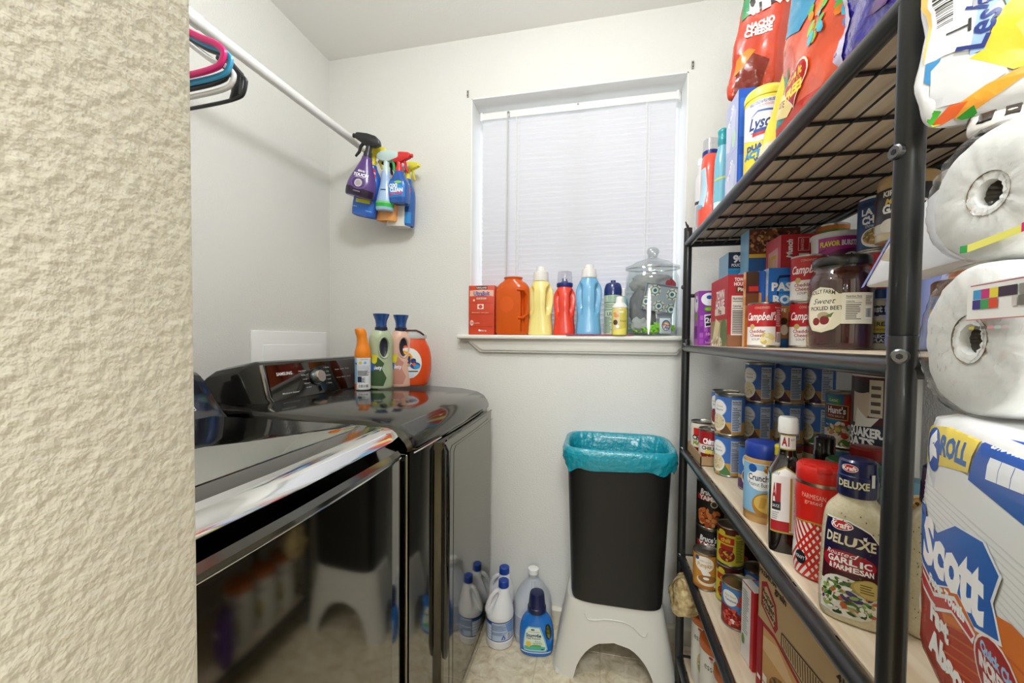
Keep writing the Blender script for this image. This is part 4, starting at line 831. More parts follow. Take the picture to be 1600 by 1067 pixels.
can('tomato_sauce_can', 'tomato sauce can hidden under the upper one beside the oat canister', 'can', .541, 1.02, z3, .0375, .122, '2f6f9c', [('r', -.05, .06, .05, .095, '6d1512')], 0)
# oats canister
t = thing('oat_canister', 'tall round oats canister with a dark band and orange stripe at the back', 'canister', (.545, .905, z3), face_cam(.545, .905, -.3))
q = sol('tube', [(0, .049), (.004, .05), (.296, .05), (.30, .049)], M('oat_card', 'e6e6e4', .5), t, 44); sol('lid', [(.296, .0508), (.309, .0508), (.311, .047)], M('oat_lid', 'c23028', .4), t)
it = [('r', -.157, .004, .157, .12, 'e4e5e6'), ('r', -.157, .152, .016, .29, '1c2530'), ('r', -.157, .2, .016, .29, '4a1e20'), ('r', -.157, .120, .016, .152, 'd08a34'), ('p', [(-.04, .2), (-.018, .2), (.0, .232), (-.012, .27), (-.04, .268)], 'cbb8a2'), ('p', [(-.035, .192), (-.004, .196), (.008, .214), (-.012, .212), (-.03, .23)], 'e9e4da'), ('e', -.025, .27, .022, .012, '221c1e'),
      ('t', 'QUAKER.', -.018, .184, .0165, 'fff', {'b': .05, 'w': .066}), ('t', 'OATS', -.028, .164, .0165, 'fff', {'b': .05}), ('t', 'OLD FASHIONED', -.026, .131, .0105, 'f6ecd8', {'b': .04, 'w': .052}), ('e', -.022, .112, .012, .012, 'b3322c'), ('p', [(-.034, .111), (-.022, .093), (-.010, .111)], 'b3322c')]
it += [('r', -.008, .215, .012, .285, 'cfc4b0')]+[('r', -.005, .222+.015*k, .009, .229+.015*k, '5c5044') for k in range(4)]+rows_(-.005, .1, .02, .115, 3, '999')+[('r', -.002, .086, .016, .098, '3f8f7a'), ('t', 'ON GMO', .007, .092, .006, 'fff')]+nutri(.022, .12, .05, .28, 14, 'd9d3c6')
label(t, it, q.wrap(.05), 'label_print', rough=.5)
# peanut butter
def jar(name, lb, x, y, z, r, h, glass, lidc, lidr, lidh, items=(), body=None, turn=0, n=2, lidbump=True):
    t = thing(name, lb, 'jar', (x, y, z), face_cam(x, y, turn))
    q = Sol(spline([(0, r*.86, r*.86, n), (h*.02, r*.97, r*.97, n), (h*.06, r, r, n), (h*.72, r, r, n), (h*.80, r*.93, r*.93, n), (h*.86, lidr*.95), (h-lidh*.9, lidr*.94)], 4))
    obj('jar_body', q.mesh(nb(), 40), glass, t)
    b = nb(); Sol([(h-lidh, lidr*1.0), (h-lidh*.9, lidr*1.03), (h-lidh*.15, lidr*1.03), (h-lidh*.02, lidr*.96), (h, lidr*.9)]).mesh(b, 60)
    if lidbump:
        for v in b.verts:
            if h-lidh*.95 < v.co.z < h-lidh*.1:
                k = 1+.012*math.cos(30*math.atan2(v.co.y, v.co.x)); v.co.x *= k; v.co.y *= k
    obj('lid', b, M('lid_'+lidc, lidc, .35), t)
    if items: label(t, list(items), q.wrap(r), 'label_print', rough=.35)
    return t, q
jar('peanut_butter_jar', 'peanut butter jar with blue lid and light blue label near the front rail', .3275, .883, z3, .0335, .155, M('peanut_butter', 'c69a5e', .3, coat=.4), '1f3f9e', .0315, .030,
    [('r', -.105, .012, .105, .115, '8fc0e2'), ('r', -.105, .006, .105, .018, 'b98c50'), ('p', [(-.105, .012), (-.005, .012), (.03, .03), (.03, .0), (-.105, .0)], 'b08a52'), ('e', .008, .036, .030, .026, 'b9853a'), ('e', .008, .040, .026, .019, 'e9c265'), ('p', [(-.01, .03), (.0, .03), (.004, .05), (-.006, .052)], 'd9a94a'), ('p', [(.008, .03), (.018, .03), (.022, .05), (.012, .052)], 'd9a94a'), ('e', -.008, .084, .025, .020, 'f6f6f4'), ('t', 'Crunchy', -.009, .089, .012, '1d2d55', {'b': .02, 'w': .042}), ('t', 'Peanut Butter', -.008, .076, .008, '1d2d55', {'w': .042}), ('e', -.022, .106, .008, .008, '2458a8'), ('e', .026, .060, .008, .005, 'c08a4a')]+bits(.016, .108, .018, .009, ['b07a34', 'd39a48', '8f5a22', 'e2b66a'], 30, .0035, 3)+[('r', -.105, .115, .105, .1165, 'd9e6f2')], turn=.1)
# squeeze bottle with yellow cap behind the steak sauce
t = thing('mustard_bottle', 'peach sauce bottle with a yellow cap, half hidden behind the steak sauce', 'bottle', (.352, .853, z3), face_cam(.352, .853))
q = sol('bottle_body', spline([(0, .024), (.004, .027), (.09, .027), (.115, .022), (.135, .016), (.142, .015)], 4), M('peach_sauce', 'c9825e', .3, coat=.3), t)
sol('cap', [(.138, .0175), (.154, .017), (.157, .014)], M('cap_yellow', 'ead53a', .35), t)
label(t, [('r', -.085, .02, .085, .09, 'b3262a'), ('r', -.085, .02, .085, .035, 'e8c63a'), ('r', -.085, .086, .085, .094, 'e8d13f'), ('t', 'SAUCE', -.004, .06, .014, 'fff', {'rot': 1.57, 'b': .03})]+[('e', -.02+.008*k, .11, .003, .003, 'f0e8e0') for k in range(5)], q.wrap(.027), 'label_print')
# steak sauce
t = thing('steak_sauce_bottle', 'dark steak sauce bottle with white cap and long white label on the shelf', 'bottle', (.3195, .763, z3), face_cam(.3195, .763, .16))
q = Sol(spline([(0, .021, .02, 4), (.004, .0255, .0245, 4), (.115, .026, .025, 4), (.135, .025, .024, 3), (.155, .0155, .0155, 2.2), (.168, .0125, .0125, 2), (.205, .0118, .0118, 2)], 4))
obj('bottle_body', q.mesh(nb(), 44), M('brown_sauce', '17100d', .08, coat=.8), t)
sol('cap', [(.2, .0145), (.203, .0148), (.224, .0142), (.227, .012)], M('cap_white'), t)
it = [('p', [(-.026, .034), (.03, .034), (.03, .128), (.01, .132), (-.004, .146), (-.022, .134), (-.026, .130)], 'b3a24a'), ('p', [(-.024, .037), (.028, .037), (.028, .126), (.010, .130), (-.004, .143), (-.021, .132), (-.024, .128)], 'f1efec'), ('r', -.024, .037, .0, .054, 'b3232c'), ('t', '1', -.009, .102, .030, 'a3232c', {'b': .04}), ('t', 'A', -.0165, .102, .030, 'a3232c', {'b': .03, 'w': .010}), ('r', -.021, .072, -.005, .086, '1c2430'), ('t', 'SAUCE', -.013, .079, .005, 'fff', {'w': .013}), ('t', 'bold', -.016, .134, .005, '2a62a8'), ('r', .0, .04, .0008, .128, 'c3a03c'), ('t', 'FOR BEEF CHICKEN AND PORK', .0035, .09, .003, 'c44', {'rot': -1.57, 'w': .06}), ('t', 'NET WT 15 OZ', .018, .12, .003, '555')]+nutri(.008, .042, .028, .114, 11, 'f1efec')+rows_(-.02, .056, -.004, .07, 4, 'aaa')
label(t, it, q.wrap(.0255), 'label_print', rough=.4, ds=.004, eps=.0009, tall=1)
label(t, [('r', -.014, .172, .012, .198, 'b3a24a'), ('r', -.0135, .174, .0115, .196, 'eeece8'), ('t', 'A1', -.005, .186, .014, 'a3232c', {'b': .04, 'w': .011}), ('t', 'EST', .006, .19, .003, '333')], q.wrap(.0122), 'neck_label', rough=.4)
# dark bottle with black cap
t = thing('soy_sauce_bottle', 'dark bottle with a tall black cap standing behind the red checked shaker', 'bottle', (.420, .855, z3), face_cam(.42, .855))
sol('bottle_body', spline([(0, .022), (.004, .025), (.10, .025), (.125, .018), (.14, .0155)], 4), M('brown_sauce'), t); sol('cap', [(.134, .0168), (.136, .0172), (.150, .0172), (.152, .0165), (.176, .0162), (.179, .014)], M('gloss_cap', '141414', .2, coat=.5), t)
jar('relish_jar', 'jar with a dark green lid between the red shaker and the dressing bottle', .401, .735, z3, .036, .166, M('green_relish', '3a4a1e', .15, coat=.6), '1f5a2c', .033, .020, [('e', .0, .09, .03, .03, 'd8d2b8'), ('r', -.03, .04, .03, .06, '2f6a34')])
jar('pepper_jar', 'narrow jar with a small dark red lid behind the dressing bottle', .467, .812, z3, .029, .172, M('dark_relish', '2a1a14', .15, coat=.6), '8e1f1f', .025, .018, [('r', -.05, .04, .05, .11, 'c9b48a')])
boxthing('noodle_pouch', 'light blue noodle packet with a bowl picture behind the dressing bottle by the post', 'packet', .435, .668, .08, .03, .158, z3, '7fb6d6',
    near=[('e', .02, .125, .028, .018, 'e9d9b4'), ('e', .02, .125, .024, .014, 'c79a52')]+bits(.02, .125, .02, .011, ['e9cf98', 'b5813c', '5a3a20', 'd8b878'], 40, .003, 2)+[('t', 'NOODLES', .04, .09, .012, 'fff', {'b': .03}), ('r', .0, .0, .08, .03, '2a5f9c')], rz=-.5)
# parmesan shaker: real gingham in the print
t = thing('cheese_shaker', 'red parmesan shaker with flip lid and red and white checked lower half', 'shaker', (.3345, .687, z3), face_cam(.3345, .687, .1))
q = Sol(spline([(0, .026), (.004, .031), (.03, .033), (.07, .0305), (.10, .030), (.12, .0315), (.138, .031), (.144, .029)], 4)); obj('shaker_body', q.mesh(nb(), 44), M('shaker_red', 'd8261c', .22, coat=.4), t)
sol('seal_ring', [(.140, .0305), (.142, .0312), (.146, .0312), (.147, .030)], TIN, t)
b = nb(); Sol([(.145, .0308), (.147, .0318), (.166, .0315), (.169, .0295), (.170, .026)]).mesh(b, 40); cp_ = obj('lid', b, M('lid_red', 'd9251d', .3), t)
b = nb(); box(b, (-.008, -.0335, .1625), (.010, -.004, .1725), .002); obj('flap', b, MATS['lid_red'], cp_)
b = nb(); box(b, (-.024, -.018, .169), (.024, .016, .1718), .002); obj('flap', b, MATS['lid_red'], cp_)
it = [('p', [(-.1, .085), (-.03, .085), (-.002, .088), (.03, .075), (.1, .075), (.1, .004), (-.1, .004)], 'f4f0ec')]
for k in range(-12, 24):
    for sg in (1, -1):
        xa = k*.0085-.05; A, B_ = (xa, .004), (xa+sg*.05, .086)
        it.append(('p', [A, (A[0]+.0040, A[1]), (B_[0]+.0040, B_[1]), B_], 'cf2b20'))
it = [i for i in it if i[0] != 'p' or i[2] == 'f4f0ec' or max(p[0] for p in i[1]) < .062 and min(p[0] for p in i[1]) > -.062]
it += [('p', [(-.07, .080), (-.03, .084), (.0, .088), (.03, .075), (.07, .07), (.07, .14), (-.07, .14)], 'd8261c'), ('p', [(-.04, .082), (-.012, .086), (.008, .0845), (.03, .074), (.03, .0765), (.008, .087), (-.012, .0885), (-.04, .0845)], 'b8963a'), ('t', 'PARMESAN', -.012, .126, .007, 'f0b8a8', {'w': .03}), ('t', 'grated', -.012, .118, .006, 'f0b8a8'), ('e', -.026, .030, .008, .010, '20242e'), ('t', 'KRAFT', -.026, .03, .005, 'fff', {'w': .013})]+nutri(.02, .098, .034, .135, 5)
label(t, it, q.wrap(.0315), 'label_print', rough=.3, clip=(-.06, .004, .06, .14))
# creamy dressing bottles
def dressing(lb, x, y, turn, full=True):
    t = thing('dressing_bottle', lb, 'bottle', (x, y, z3), face_cam(x, y, turn))
    q = Sol(spline([(0, .029, .019, 3), (.004, .0345, .023, 3), (.03, .036, .0245, 3), (.09, .0345, .0235, 2.8), (.118, .0335, .0235, 2.6), (.140, .030, .023, 2.3), (.156, .0195, .0185, 2), (.163, .018, .018, 2)], 5))
    obj('bottle_body', q.mesh(nb(), 48), M('ranch_dressing', 'd6cdb0', .22, coat=.5, var=(300, 'cbbf9c', 1)), t)
    r_ = random.Random(int(x*1000)); label(t, [('e', r_.uniform(-.05, .05), r_.uniform(.02, .14), .0007, .0010, r_.choice(['7a6a44', '5f6a3a', '8a5a3a'])) for k in range(90)], q.wrap(.035), 'herb_flecks', ds=0, rough=.25)
    b = nb(); Sol([(.160, .0198), (.162, .0208), (.186, .0203), (.187, .0195), (.204, .019), (.2065, .0165)]).mesh(b, 40); obj('cap', b, M('cap_dark_blue', '151d52' if full else '151d52', .28, coat=.3), t)
    return t, q
t, q = dressing('creamy dressing bottle with dark blue cap and salad label, at the front by the post', .3265, .5875, .0)
it = [('p', [(-.034, .012), (.0, .010), (.02, .022), (.021, .11), (.012, .122), (-.005, .132), (-.034, .132)], 'f2efe6'), ('p', [(-.034, .066), (.021, .058), (.021, .108), (.012, .120), (-.005, .130), (-.034, .130)], '1a1440'), ('p', [(-.034, .05), (.021, .045), (.021, .085), (-.034, .09)], '40101c'), ('e', -.008, .079, .025, .013, 'a3182c'), ('e', -.013, .124, .012, .0065, 'fff'), ('e', -.013, .124, .0112, .0057, 'c9252c'), ('t', 'Kraft', -.013, .124, .007, 'fff', {'b': .03}), ('t', 'DELUXE', -.006, .106, .012, 'e8dcb8', {'b': .03, 'rot': -.05, 'w': .046}), ('t', 'Roasted', -.012, .088, .006, 'fff', {'sh': .3}), ('t', 'GARLIC', -.006, .080, .0075, 'fff', {'b': .03}), ('t', '& PARMESAN', -.004, .071, .0065, 'fff', {'b': .03, 'w': .036})]
it += [('e', -.008, .034, .028, .026, 'e6e3d6')]+bits(-.006, .033, .025, .022, ['3f6a2a', '5f8f38', 'e8e3d2', '2b4a20', 'c05a34', 'f2eee2', '8fae5a', 'b0a070', '41306a'], 150, .0036, 4, .55)+[('e', .010, .052, .011, .012, 'b39a4a'), ('e', .010, .052, .0098, .0108, 'c9b068')]+rows_(.003, .046, .016, .058, 4, '6a5a28')
label(t, it, q.wrap(.035), 'label_print', rough=.3)
S_ = Sol([(.15, .0203), (.2, .0203)])
label(t, [('e', -.008, .197, .0088, .005, 'fff'), ('e', -.008, .197, .0082, .0044, 'c9252c'), ('t', 'Kraft', -.008, .197, .005, 'fff', {'b': .03}), ('t', 'DELUXE', -.004, .177, .0085, 'd9d4b0', {'b': .04, 'w': .032}), ('r', .014, .176, .018, .192, 'e8e6e2')], Sol([(.15, .0206), (.21, .0206)]).wrap(.0206), 'cap_print', rough=.3)
t, q = dressing('second creamy dressing bottle with an oval white label behind the near post', .408, .572, .35)
label(t, [('e', .005, .05, .028, .034, 'e9e6da'), ('e', .005, .05, .025, .031, 'f4f2ea'), ('t', 'style', .004, .068, .009, '334', {'b': .03, 'sh': .2}), ('e', .006, .045, .010, .010, 'e0b850'), ('e', .006, .045, .007, .007, '30303a'), ('e', -.006, .033, .006, .004, '6f9a4a')], q.wrap(.035), 'label_print')
# cardboard tray of chilli cans at the far end
t = thing('cardboard_tray', 'low brown cardboard tray at the far front corner of the third shelf', 'tray', (.288, 1.212, z3))
KRAFT = M('kraft_card', 'b08f68', .75, bump=(200, .15)); b = nb()
box(b, (0, 0, 0), (.072, .168, .0018)); box(b, (0, 0, 0), (.0025, .168, .031)); box(b, (.0695, 0, 0), (.072, .168, .031)); box(b, (0, 0, 0), (.072, .0025, .027)); box(b, (0, .1655, 0), (.072, .168, .031)); obj('tray_walls', b, KRAFT, t, smooth=False)
ch = [('r', -.105, .005, .105, .055, 'e6ddd2'), ('r', -.105, .058, .105, .094, 'a3171b'), ('t', "Chimp's", -.002, .066, .015, 'fff', {'b': .05, 'w': .046}), ('t', 'CHILI', -.012, .046, .010, '2a3a22', {'b': .04}), ('t', 'BEANS', .006, .036, .011, 'e6d23a', {'b': .05}), ('p', [(-.034, .005), (.022, .005), (.022, .03), (-.034, .03)], '8e2a1c'), ('r', .022, .012, .03, .06, 'c2385a')]+bits(-.006, .017, .022, .010, ['b5402a', '7a2015', 'd9803a', '5a1a12'], 30, .004, 5)
can('chili_can', 'red chilli bean can in the cardboard tray, nearer one', 'can', .3255, 1.255, z3+.002, .0328, .099, 'b3201f', ch, .1, 'chilli cans in the tray')
can('chili_can', 'red and white chilli bean can in the cardboard tray, farther one by the post', 'can', .3215, 1.338, z3+.002, .0328, .104, 'e3dccb', ch[:1]+[('r', -.03, .06, .01, .085, 'c9241f'), ('t', 'Chili', -.016, .056, .014, '1e1a18', {'b': .04}), ('t', 'MAN', -.012, .04, .012, '7a9a2a', {'b': .04}), ('r', -.1, .005, .1, .026, '8a2318')], .1, 'chilli cans in the tray')

# ---- shelf 4
z4 = SZ[3]+.0006
yam = [('r', -.14, .005, .14, .137, '17130f'), ('t', "Bruce's", -.014, .112, .016, 'fff', {'b': .03, 'sh': .25, 'w': .05}), ('r', -.05, .086, .002, .102, 'b3281e'), ('t', 'YAMS', -.018, .094, .013, 'fff', {'b': .05}), ('e', .002, .078, .010, .010, 'cfc4a8'), ('e', .002, .078, .0075, .0075, '3a352c'), ('r', .014, .112, .028, .13, 'd9a83a'), ('t', 'cut', .021, .121, .007, '5a3a12')]+bits(-.012, .038, .03, .028, ['c46a30', 'd9813e', 'b05626', 'e29a5a', 'a34a22'], 44, .0085, 7)+nutri(.034, .02, .068, .118, 11, 'b9b4a8')
can('yam_can', 'big dark sweet potato can at the far end of shelf four, top of its stack', 'can', .349, 1.322, z4+.142, .0436, .142, '17130f', yam, .12, 'dark sweet potato cans')
can('yam_can', 'big dark sweet potato can under another, right behind the pumpkin can', 'can', .349, 1.322, z4, .0436, .142, '17130f', yam, .14, 'dark sweet potato cans')
can('stew_can', 'dark stew can behind the sweet potato stack, upper one', 'can', .447, 1.30, z4+.142, .0436, .142, '2a1510', bits(-.02, .05, .03, .04, ['b5542a', '7a2a15', 'd98a4a', '4a1a10'], 50, .008, 9)+[('r', -.03, .1, .03, .13, '5a1c14')], 0, 'dark stew cans')
can('stew_can', 'dark stew can behind the sweet potato stack, lower one', 'can', .447, 1.30, z4, .0436, .142, '2a1510', bits(-.02, .05, .03, .04, ['b5542a', '7a2a15', 'd98a4a', '4a1a10'], 50, .008, 10), 0, 'dark stew cans')
can('pumpkin_can', 'golden pumpkin can standing foremost on shelf four by the front rail', 'can', .3145, 1.235, z4, .0345, .105, 'c98a35',
    [('e', -.006, .076, .026, .022, 'f3efe6'), ('t', '100% pure', -.004, .084, .005, 'c98a35'), ('t', 'Pumpkin', -.004, .073, .012, 'c9953a', {'b': .02, 'w': .040}), ('p', [(-.018, .065), (-.004, .065), (.012, .048), (.002, .03), (-.012, .05)], 'f6f1ea'), ('e', .004, .030, .030, .015, 'e9ddc8'), ('e', .004, .034, .026, .011, '9a6a34'), ('e', .0, .036, .008, .004, 'f6f1ea'), ('r', -.1, .005, .1, .014, 'a86a28'), ('e', -.026, .09, .006, .006, '1f4f8e'), ('e', .026, .015, .005, .005, 'f0ede4'), ('r', .030, .012, .05, .095, 'e6dcc8')]+rows_(.032, .015, .048, .09, 16, '5a4a34'), .05)
yel = [('r', -.11, .085, .11, .101, '5a1a16'), ('p', [(-.04, .062), (.006, .06), (.006, .078), (-.04, .08)], 'c22a1e'), ('t', 'chili', -.016, .07, .011, 'f3d53a', {'b': .03}), ('e', -.026, .088, .010, .008, 'e6d23a'), ('e', -.014, .03, .022, .018, '7a2314')]+bits(-.014, .03, .019, .014, ['b8401f', '8a2a16', 'd9743a', 'e0b23a'], 26, .004, 3)+[('p', [(-.03, .046), (.002, .044), (.004, .056), (-.028, .058)], 'b3261d'), ('r', .008, .012, .034, .09, 'c6c23f')]+rows_(.010, .014, .032, .074, 14, '3a3a12')+[('t', 'Nutrition Facts', .021, .082, .006, '222', {'w': .022})]
can('yellow_can', 'yellow and red labelled can on shelf four, upper of its stack', 'can', .362, 1.181, z4+.105, .0335, .105, 'd9cf3a', yel, .1, 'yellow chilli cans')
can('yellow_can', 'yellow and red labelled can on shelf four, lower of its stack', 'can', .362, 1.181, z4, .0335, .105, 'd9cf3a', yel, .12, 'yellow chilli cans')
tom = [('p', [(-.11, .005), (.014, .005), (.014, .034), (-.02, .052), (-.11, .056)], '8e1c18'), ('e', -.022, .074, .020, .019, 'f4f3ee'), ('t', 'Petite Diced', -.020, .080, .005, '7a8a4a', {'w': .026}), ('t', 'Tomatoes', -.019, .070, .006, '2f5f9a', {'b': .02, 'w': .028}), ('e', .006, .080, .007, .008, 'c8452c'), ('e', .001, .066, .0055, .006, 'c8452c'), ('p', [(.002, .05), (.014, .044), (.014, .06)], 'c9a050'), ('e', -.012, .020, .006, .006, 'e9e4da')]+bits(-.014, .029, .024, .020, ['b3201c', 'c93a2c', 'd85a44', '8e1614', 'e07a62'], 70, .0042, 11)+nutri(.015, .010, .042, .098, 13, 'bccbe0', '3f4d70')
can('tomato_can', 'blue can of diced tomatoes standing alone in front on shelf four', 'can', .352, 1.085, z4, .0362, .105, '4a86c6', tom, .08)
can('vegetable_can', 'blue can just behind the diced tomatoes', 'can', .428, 1.165, z4, .036, .105, '3f74c0', tom[:7]+nutri(.0, .012, .03, .098, 12, 'bccbe0'), .1, 'blue vegetable cans')
can('vegetable_can', 'dark blue can low between the tomato can and the cracker box', 'can', .432, 1.078, z4, .035, .1, '2f5fa8', tom[:3], .1, 'blue vegetable cans')
for k in (0, 1): can('vegetable_can', 'brown and blue can at the back of shelf four, '+('lower', 'upper')[k]+' of two', 'can', .498, 1.215, z4+.106*k, .036, .106, '2d6cb0', [('r', -.11, .03, .11, .1, '3a2015'), ('e', -.01, .06, .03, .028, '7a3c20')]+bits(-.01, .06, .026, .024, ['c05a30', '8a3a20', 'd9a060'], 30, .006, 4), 0, 'blue vegetable cans')
boxthing('cracker_box', 'narrow red and white carton standing beside the brown carton on shelf four', 'box', .333, .926, .10, .052, .172, z4, 'c2222a',
    left=[('r', .002, .002, .05, .17, 'e6e3e0'), ('r', .04, .0, .052, .172, 'c2222a')]+rows_(.008, .06, .034, .16, 18, '999')+[('e', .012, .045, .006, .012, '6f8f4a')],
    near=[('r', .0, .0, .012, .172, 'c2222a'), ('r', .012, .004, .05, .16, 'e9e6e4'), ('r', .05, .0, .17, .172, 'c2222a'), ('r', .014, .148, .03, .168, 'f4f2f0')]+rows_(.016, .03, .046, .145, 22, '888'), top=[('r', .02, .004, .15, .046, '4f9ad6'), ('r', 0, 0, .02, .052, 'e9e6e4')], rz=.14)
L0, H0 = .36, .253
it = [('p', [(.012, .175), (.012, .222), (.03, .232), (.062, .205), (.070, .165), (.062, .150)], 'a3222c'), ('p', [(.018, .178), (.018, .214), (.03, .222), (.056, .200), (.062, .168), (.056, .158)], 'c7aa82'), ('t', 'honey', .037, .204, .011, '2f2418', {'b': .04, 'rot': -.35}), ('t', 'wheat', .037, .190, .012, '2f2418', {'b': .04, 'rot': -.35}), ('t', 'crackers', .039, .177, .010, '2f2418', {'b': .04, 'rot': -.35}), ('t', 'PREMIUM', .032, .243, .010, '3a2c1c', {'b': .04}), ('t', 'grain', .075, .232, .013, '3a2c1c', {'b': .05, 'rot': -.1}),
      ('p', [(.0, .0), (.0, .145), (.06, .146), (.11, .128), (.19, .10), (.30, .055), (.30, .0)], 'a3222c'), ('p', [(.022, .0), (.022, .136), (.06, .138), (.11, .120), (.19, .092), (.29, .048), (.29, .0)], 'c99c62'), ('p', [(.022, .118), (.07, .13), (.12, .1), (.12, .085), (.022, .09)], 'dcb98a'), ('e', .11, .035, .065, .045, '8a6234')]+bits(.11, .035, .06, .04, ['a37c48', '6f4c26', 'b8925a', '574020', 'c4a26a'], 120, .005, 13)+[('r', .004, .0, .020, .14, 'a3222c')]
it += [('p', [(.082, .168), (.22, .168), (.245, .13), (.245, .10), (.10, .134), (.082, .142)], '2b2119'), ('p', [(.0845, .1655), (.219, .1655), (.2425, .129), (.2425, .1035), (.101, .1365), (.0845, .144)], 'c2a47c')]
for k in range(22): x = .088+.0067*k; it.append(('p', [(x, .164-max(0, (x-.216))*1.5), (x+.0022, .164-max(0, (x-.216))*1.5), (x+.0012+.004, .144-(x-.085)*.26), (x-.001+.004, .144-(x-.085)*.26)], '2b2119'))
it += [('t', '41789-00122', .27, .205, .012, '2b2119', {'b': .04, 'w': .10}), ('p', [(.26, .165), (.30, .085), (.355, .085), (.355, .165)], 'a3222c'), ('p', [(.272, .155), (.306, .095), (.35, .095), (.35, .155)], 'c99c62'), ('r', .006, .02, .018, .028, 'f0e8e0'), ('r', .026, .03, .04, .044, 'efe8dc'), ('r', .026, .012, .04, .026, 'efe8dc')]
CB = math.radians(8)
t = thing('cardboard_carton', 'large brown corrugated carton with red hexagon badge filling the near half of shelf four', 'box', (.331, .90, z4), math.radians(8))
b = nb()
for lo, hi in (((0, -L0, 0), (.004, 0, H0)), ((.20, -L0, 0), (.204, 0, H0)), ((0, -.004, 0), (.204, 0, H0)), ((0, -L0, 0), (.204, -L0+.004, H0)), ((0, -L0, 0), (.204, 0, .004))): box(b, lo, hi, .0008, 1)
obj('carton_walls', b, M('corrugated', 'c2a47c', .75, bump=(150, .12)), t)
label(t, it, plane((0, 0, 0), (0, -1, 0), (0, 0, 1)), 'side_print', ds=0, rough=.6, clip=(0, 0, L0, H0))
t = thing('plastic_packet', 'white and blue film packet lying in the open brown carton', 'packet', (.425, .74, z4+.20), rot=(0, 0, .14))
b = nb(); Sol([(-.03, .055, .15, 3), (.0, .06, .16, 3), (.035, .058, .15, 3), (.048, .045, .12, 3)], lambda th, z: .006*noise.noise(Vector((th*5, z*40, 1)))).mesh(b, 60); obj('film', b, M('film_white', 'dfe4ea', .25, coat=.4), t)
label(t, [('p', [(-.13, -.015), (.13, -.015), (.13, .0), (-.13, .0)], '27508e'), ('r', -.02, .005, .06, .02, 'd9c43a')], Sol([(-.03, .055, .15, 3), (.0, .06, .16, 3), (.035, .058, .15, 3)]).wrap(.1, -PI/2), 'print', eps=.006)
b = nb(); tube(b, [(0, 0, -.195), (0, 0, -.03)], .03, 8); obj('filling', b, M('film_white'), t)

# ---- bottom shelf
z5 = SZ[4]+.0006
def tall_can(lb, x, y, turn=.1):
    t = thing('powder_canister', lb, 'canister', (x, y, z5), face_cam(x, y, turn), 'tall white canisters on the bottom shelf')
    q = sol('canister_body', [(0, .048), (.004, .049), (.19, .049)], M('canister_white', 'e6e4de', .4), t, 40)
    b = nb(); Sol([(.186, .0512), (.189, .0518), (.203, .0512), (.206, .047), (.204, .045), (.204, .03), (.2055, .028), (.2055, .01)]).mesh(b, 40); obj('lid', b, M('lid_burnt_orange', 'c0652a', .42), t)
    label(t, [('t', 'essentials', -.012, .15, .019, '3a3a3c', {'w': .075}), ('t', 'EVERYDAY', -.01, .17, .006, '777'), ('e', -.02, .075, .017, .036, 'c9b98c'), ('e', -.02, .066, .013, .022, '8f9a5a'), ('t', 'dry rice', .012, .03, .006, '666'), ('e', -.03, .178, .006, .004, 'b33')]+bits(-.02, .08, .012, .02, ['d8c794', 'b5a468', 'e6dcb8'], 30, .003, 4)+rows_(.03, .03, .06, .14, 14, '999'), q.wrap(.049), 'label_print', rough=.45)
    return t
tall_can('white canister at the far end of the bottom shelf under the noodle bag', .3475, 1.315); tall_can('white canister with orange lid, second from the far end of the bottom shelf', .3475, 1.205, .2); tall_can('white canister with orange lid, third on the bottom shelf behind the purple packet', .357, 1.098, .2)
def bagdisp(seed, amp, fr=9):
    return lambda th, z: amp*(noise.noise(Vector((math.sin(th)*1.8+seed, math.cos(th)*1.2, z*fr*2.2)))+.5*noise.noise(Vector((math.sin(th)*4+seed, math.cos(th)*3, z*fr*5))))
def bag(name, lb, loc, rz, w, th, h, col, items=(), seed=1, amp=.006, lean=0, shear=0, cat='bag', mat=None, group=None, flat=True, top=.35, clip=None, roll=0):
    t = thing(name, lb, cat, loc, rot=(lean, roll, rz), group=group)
    R = [(0, w*.44, th*.10, 2), (h*.025, w*.47, th*.26, 2), (h*.10, w*.49, th*.45, 2), (h*.30, w*.5, th*.5, 1.9), (h*.6, w*.49, th*.47, 1.9), (h*.82, w*.47, th*.34, 1.8), (h*.94, w*.46, th*.12, 1.8), (h*.97, w*.46, th*.03, 1.8), (h, w*.46, th*.025, 1.8)]
    q = Sol([r_[:4]+(shear*r_[0], 0) for r_ in spline(R, 6)], bagdisp(seed, amp)); obj('bag_film', q.mesh(nb(), 72), mat or M('bagfilm_'+col, col, .22, coat=.5), t, angle=75)
    if items: label(t, list(items), q.wrap(None, 0, True), 'print', rough=.25, clip=clip, ds=.009, diag=True, tall=1, eps=.0012)
    return t, q
t, q = bag('noodle_bag', 'clear bag of brown noodles squeezed between the far canister and the shelf above', (.283, 1.32, z5+.2065), .9, .105, .10, .118, 'a89468', (), 5, .010, mat=M('noodle_bag_film', 'cdb988', .12, coat=1, var=(70, '94794a', 1), bump=(70, .7, .006)), lean=.0)
label(t, bits(.016, .045, .020, .018, ['8a4a22', 'a8642f', '6f3a1a'], 30, .006, 3)+[('p', [(-.03, .03), (.0, .02), (.004, .06), (-.02, .075)], 'd9cfa8')], q.wrap(None, 0, True), 'noodles', rough=.2)
bag('foil_packet', 'crumpled purple foil packet in front on the bottom shelf', (.322, 1.005, z5), .6, .09, .06, .185, '4a2380', [('p', [(-.02, .1), (.0, .12), (.01, .09)], 'e6dcf2')], 8, .011, mat=M('purple_foil', '4a2380', .18, .5, coat=.5, bump=(60, .6, .006)))
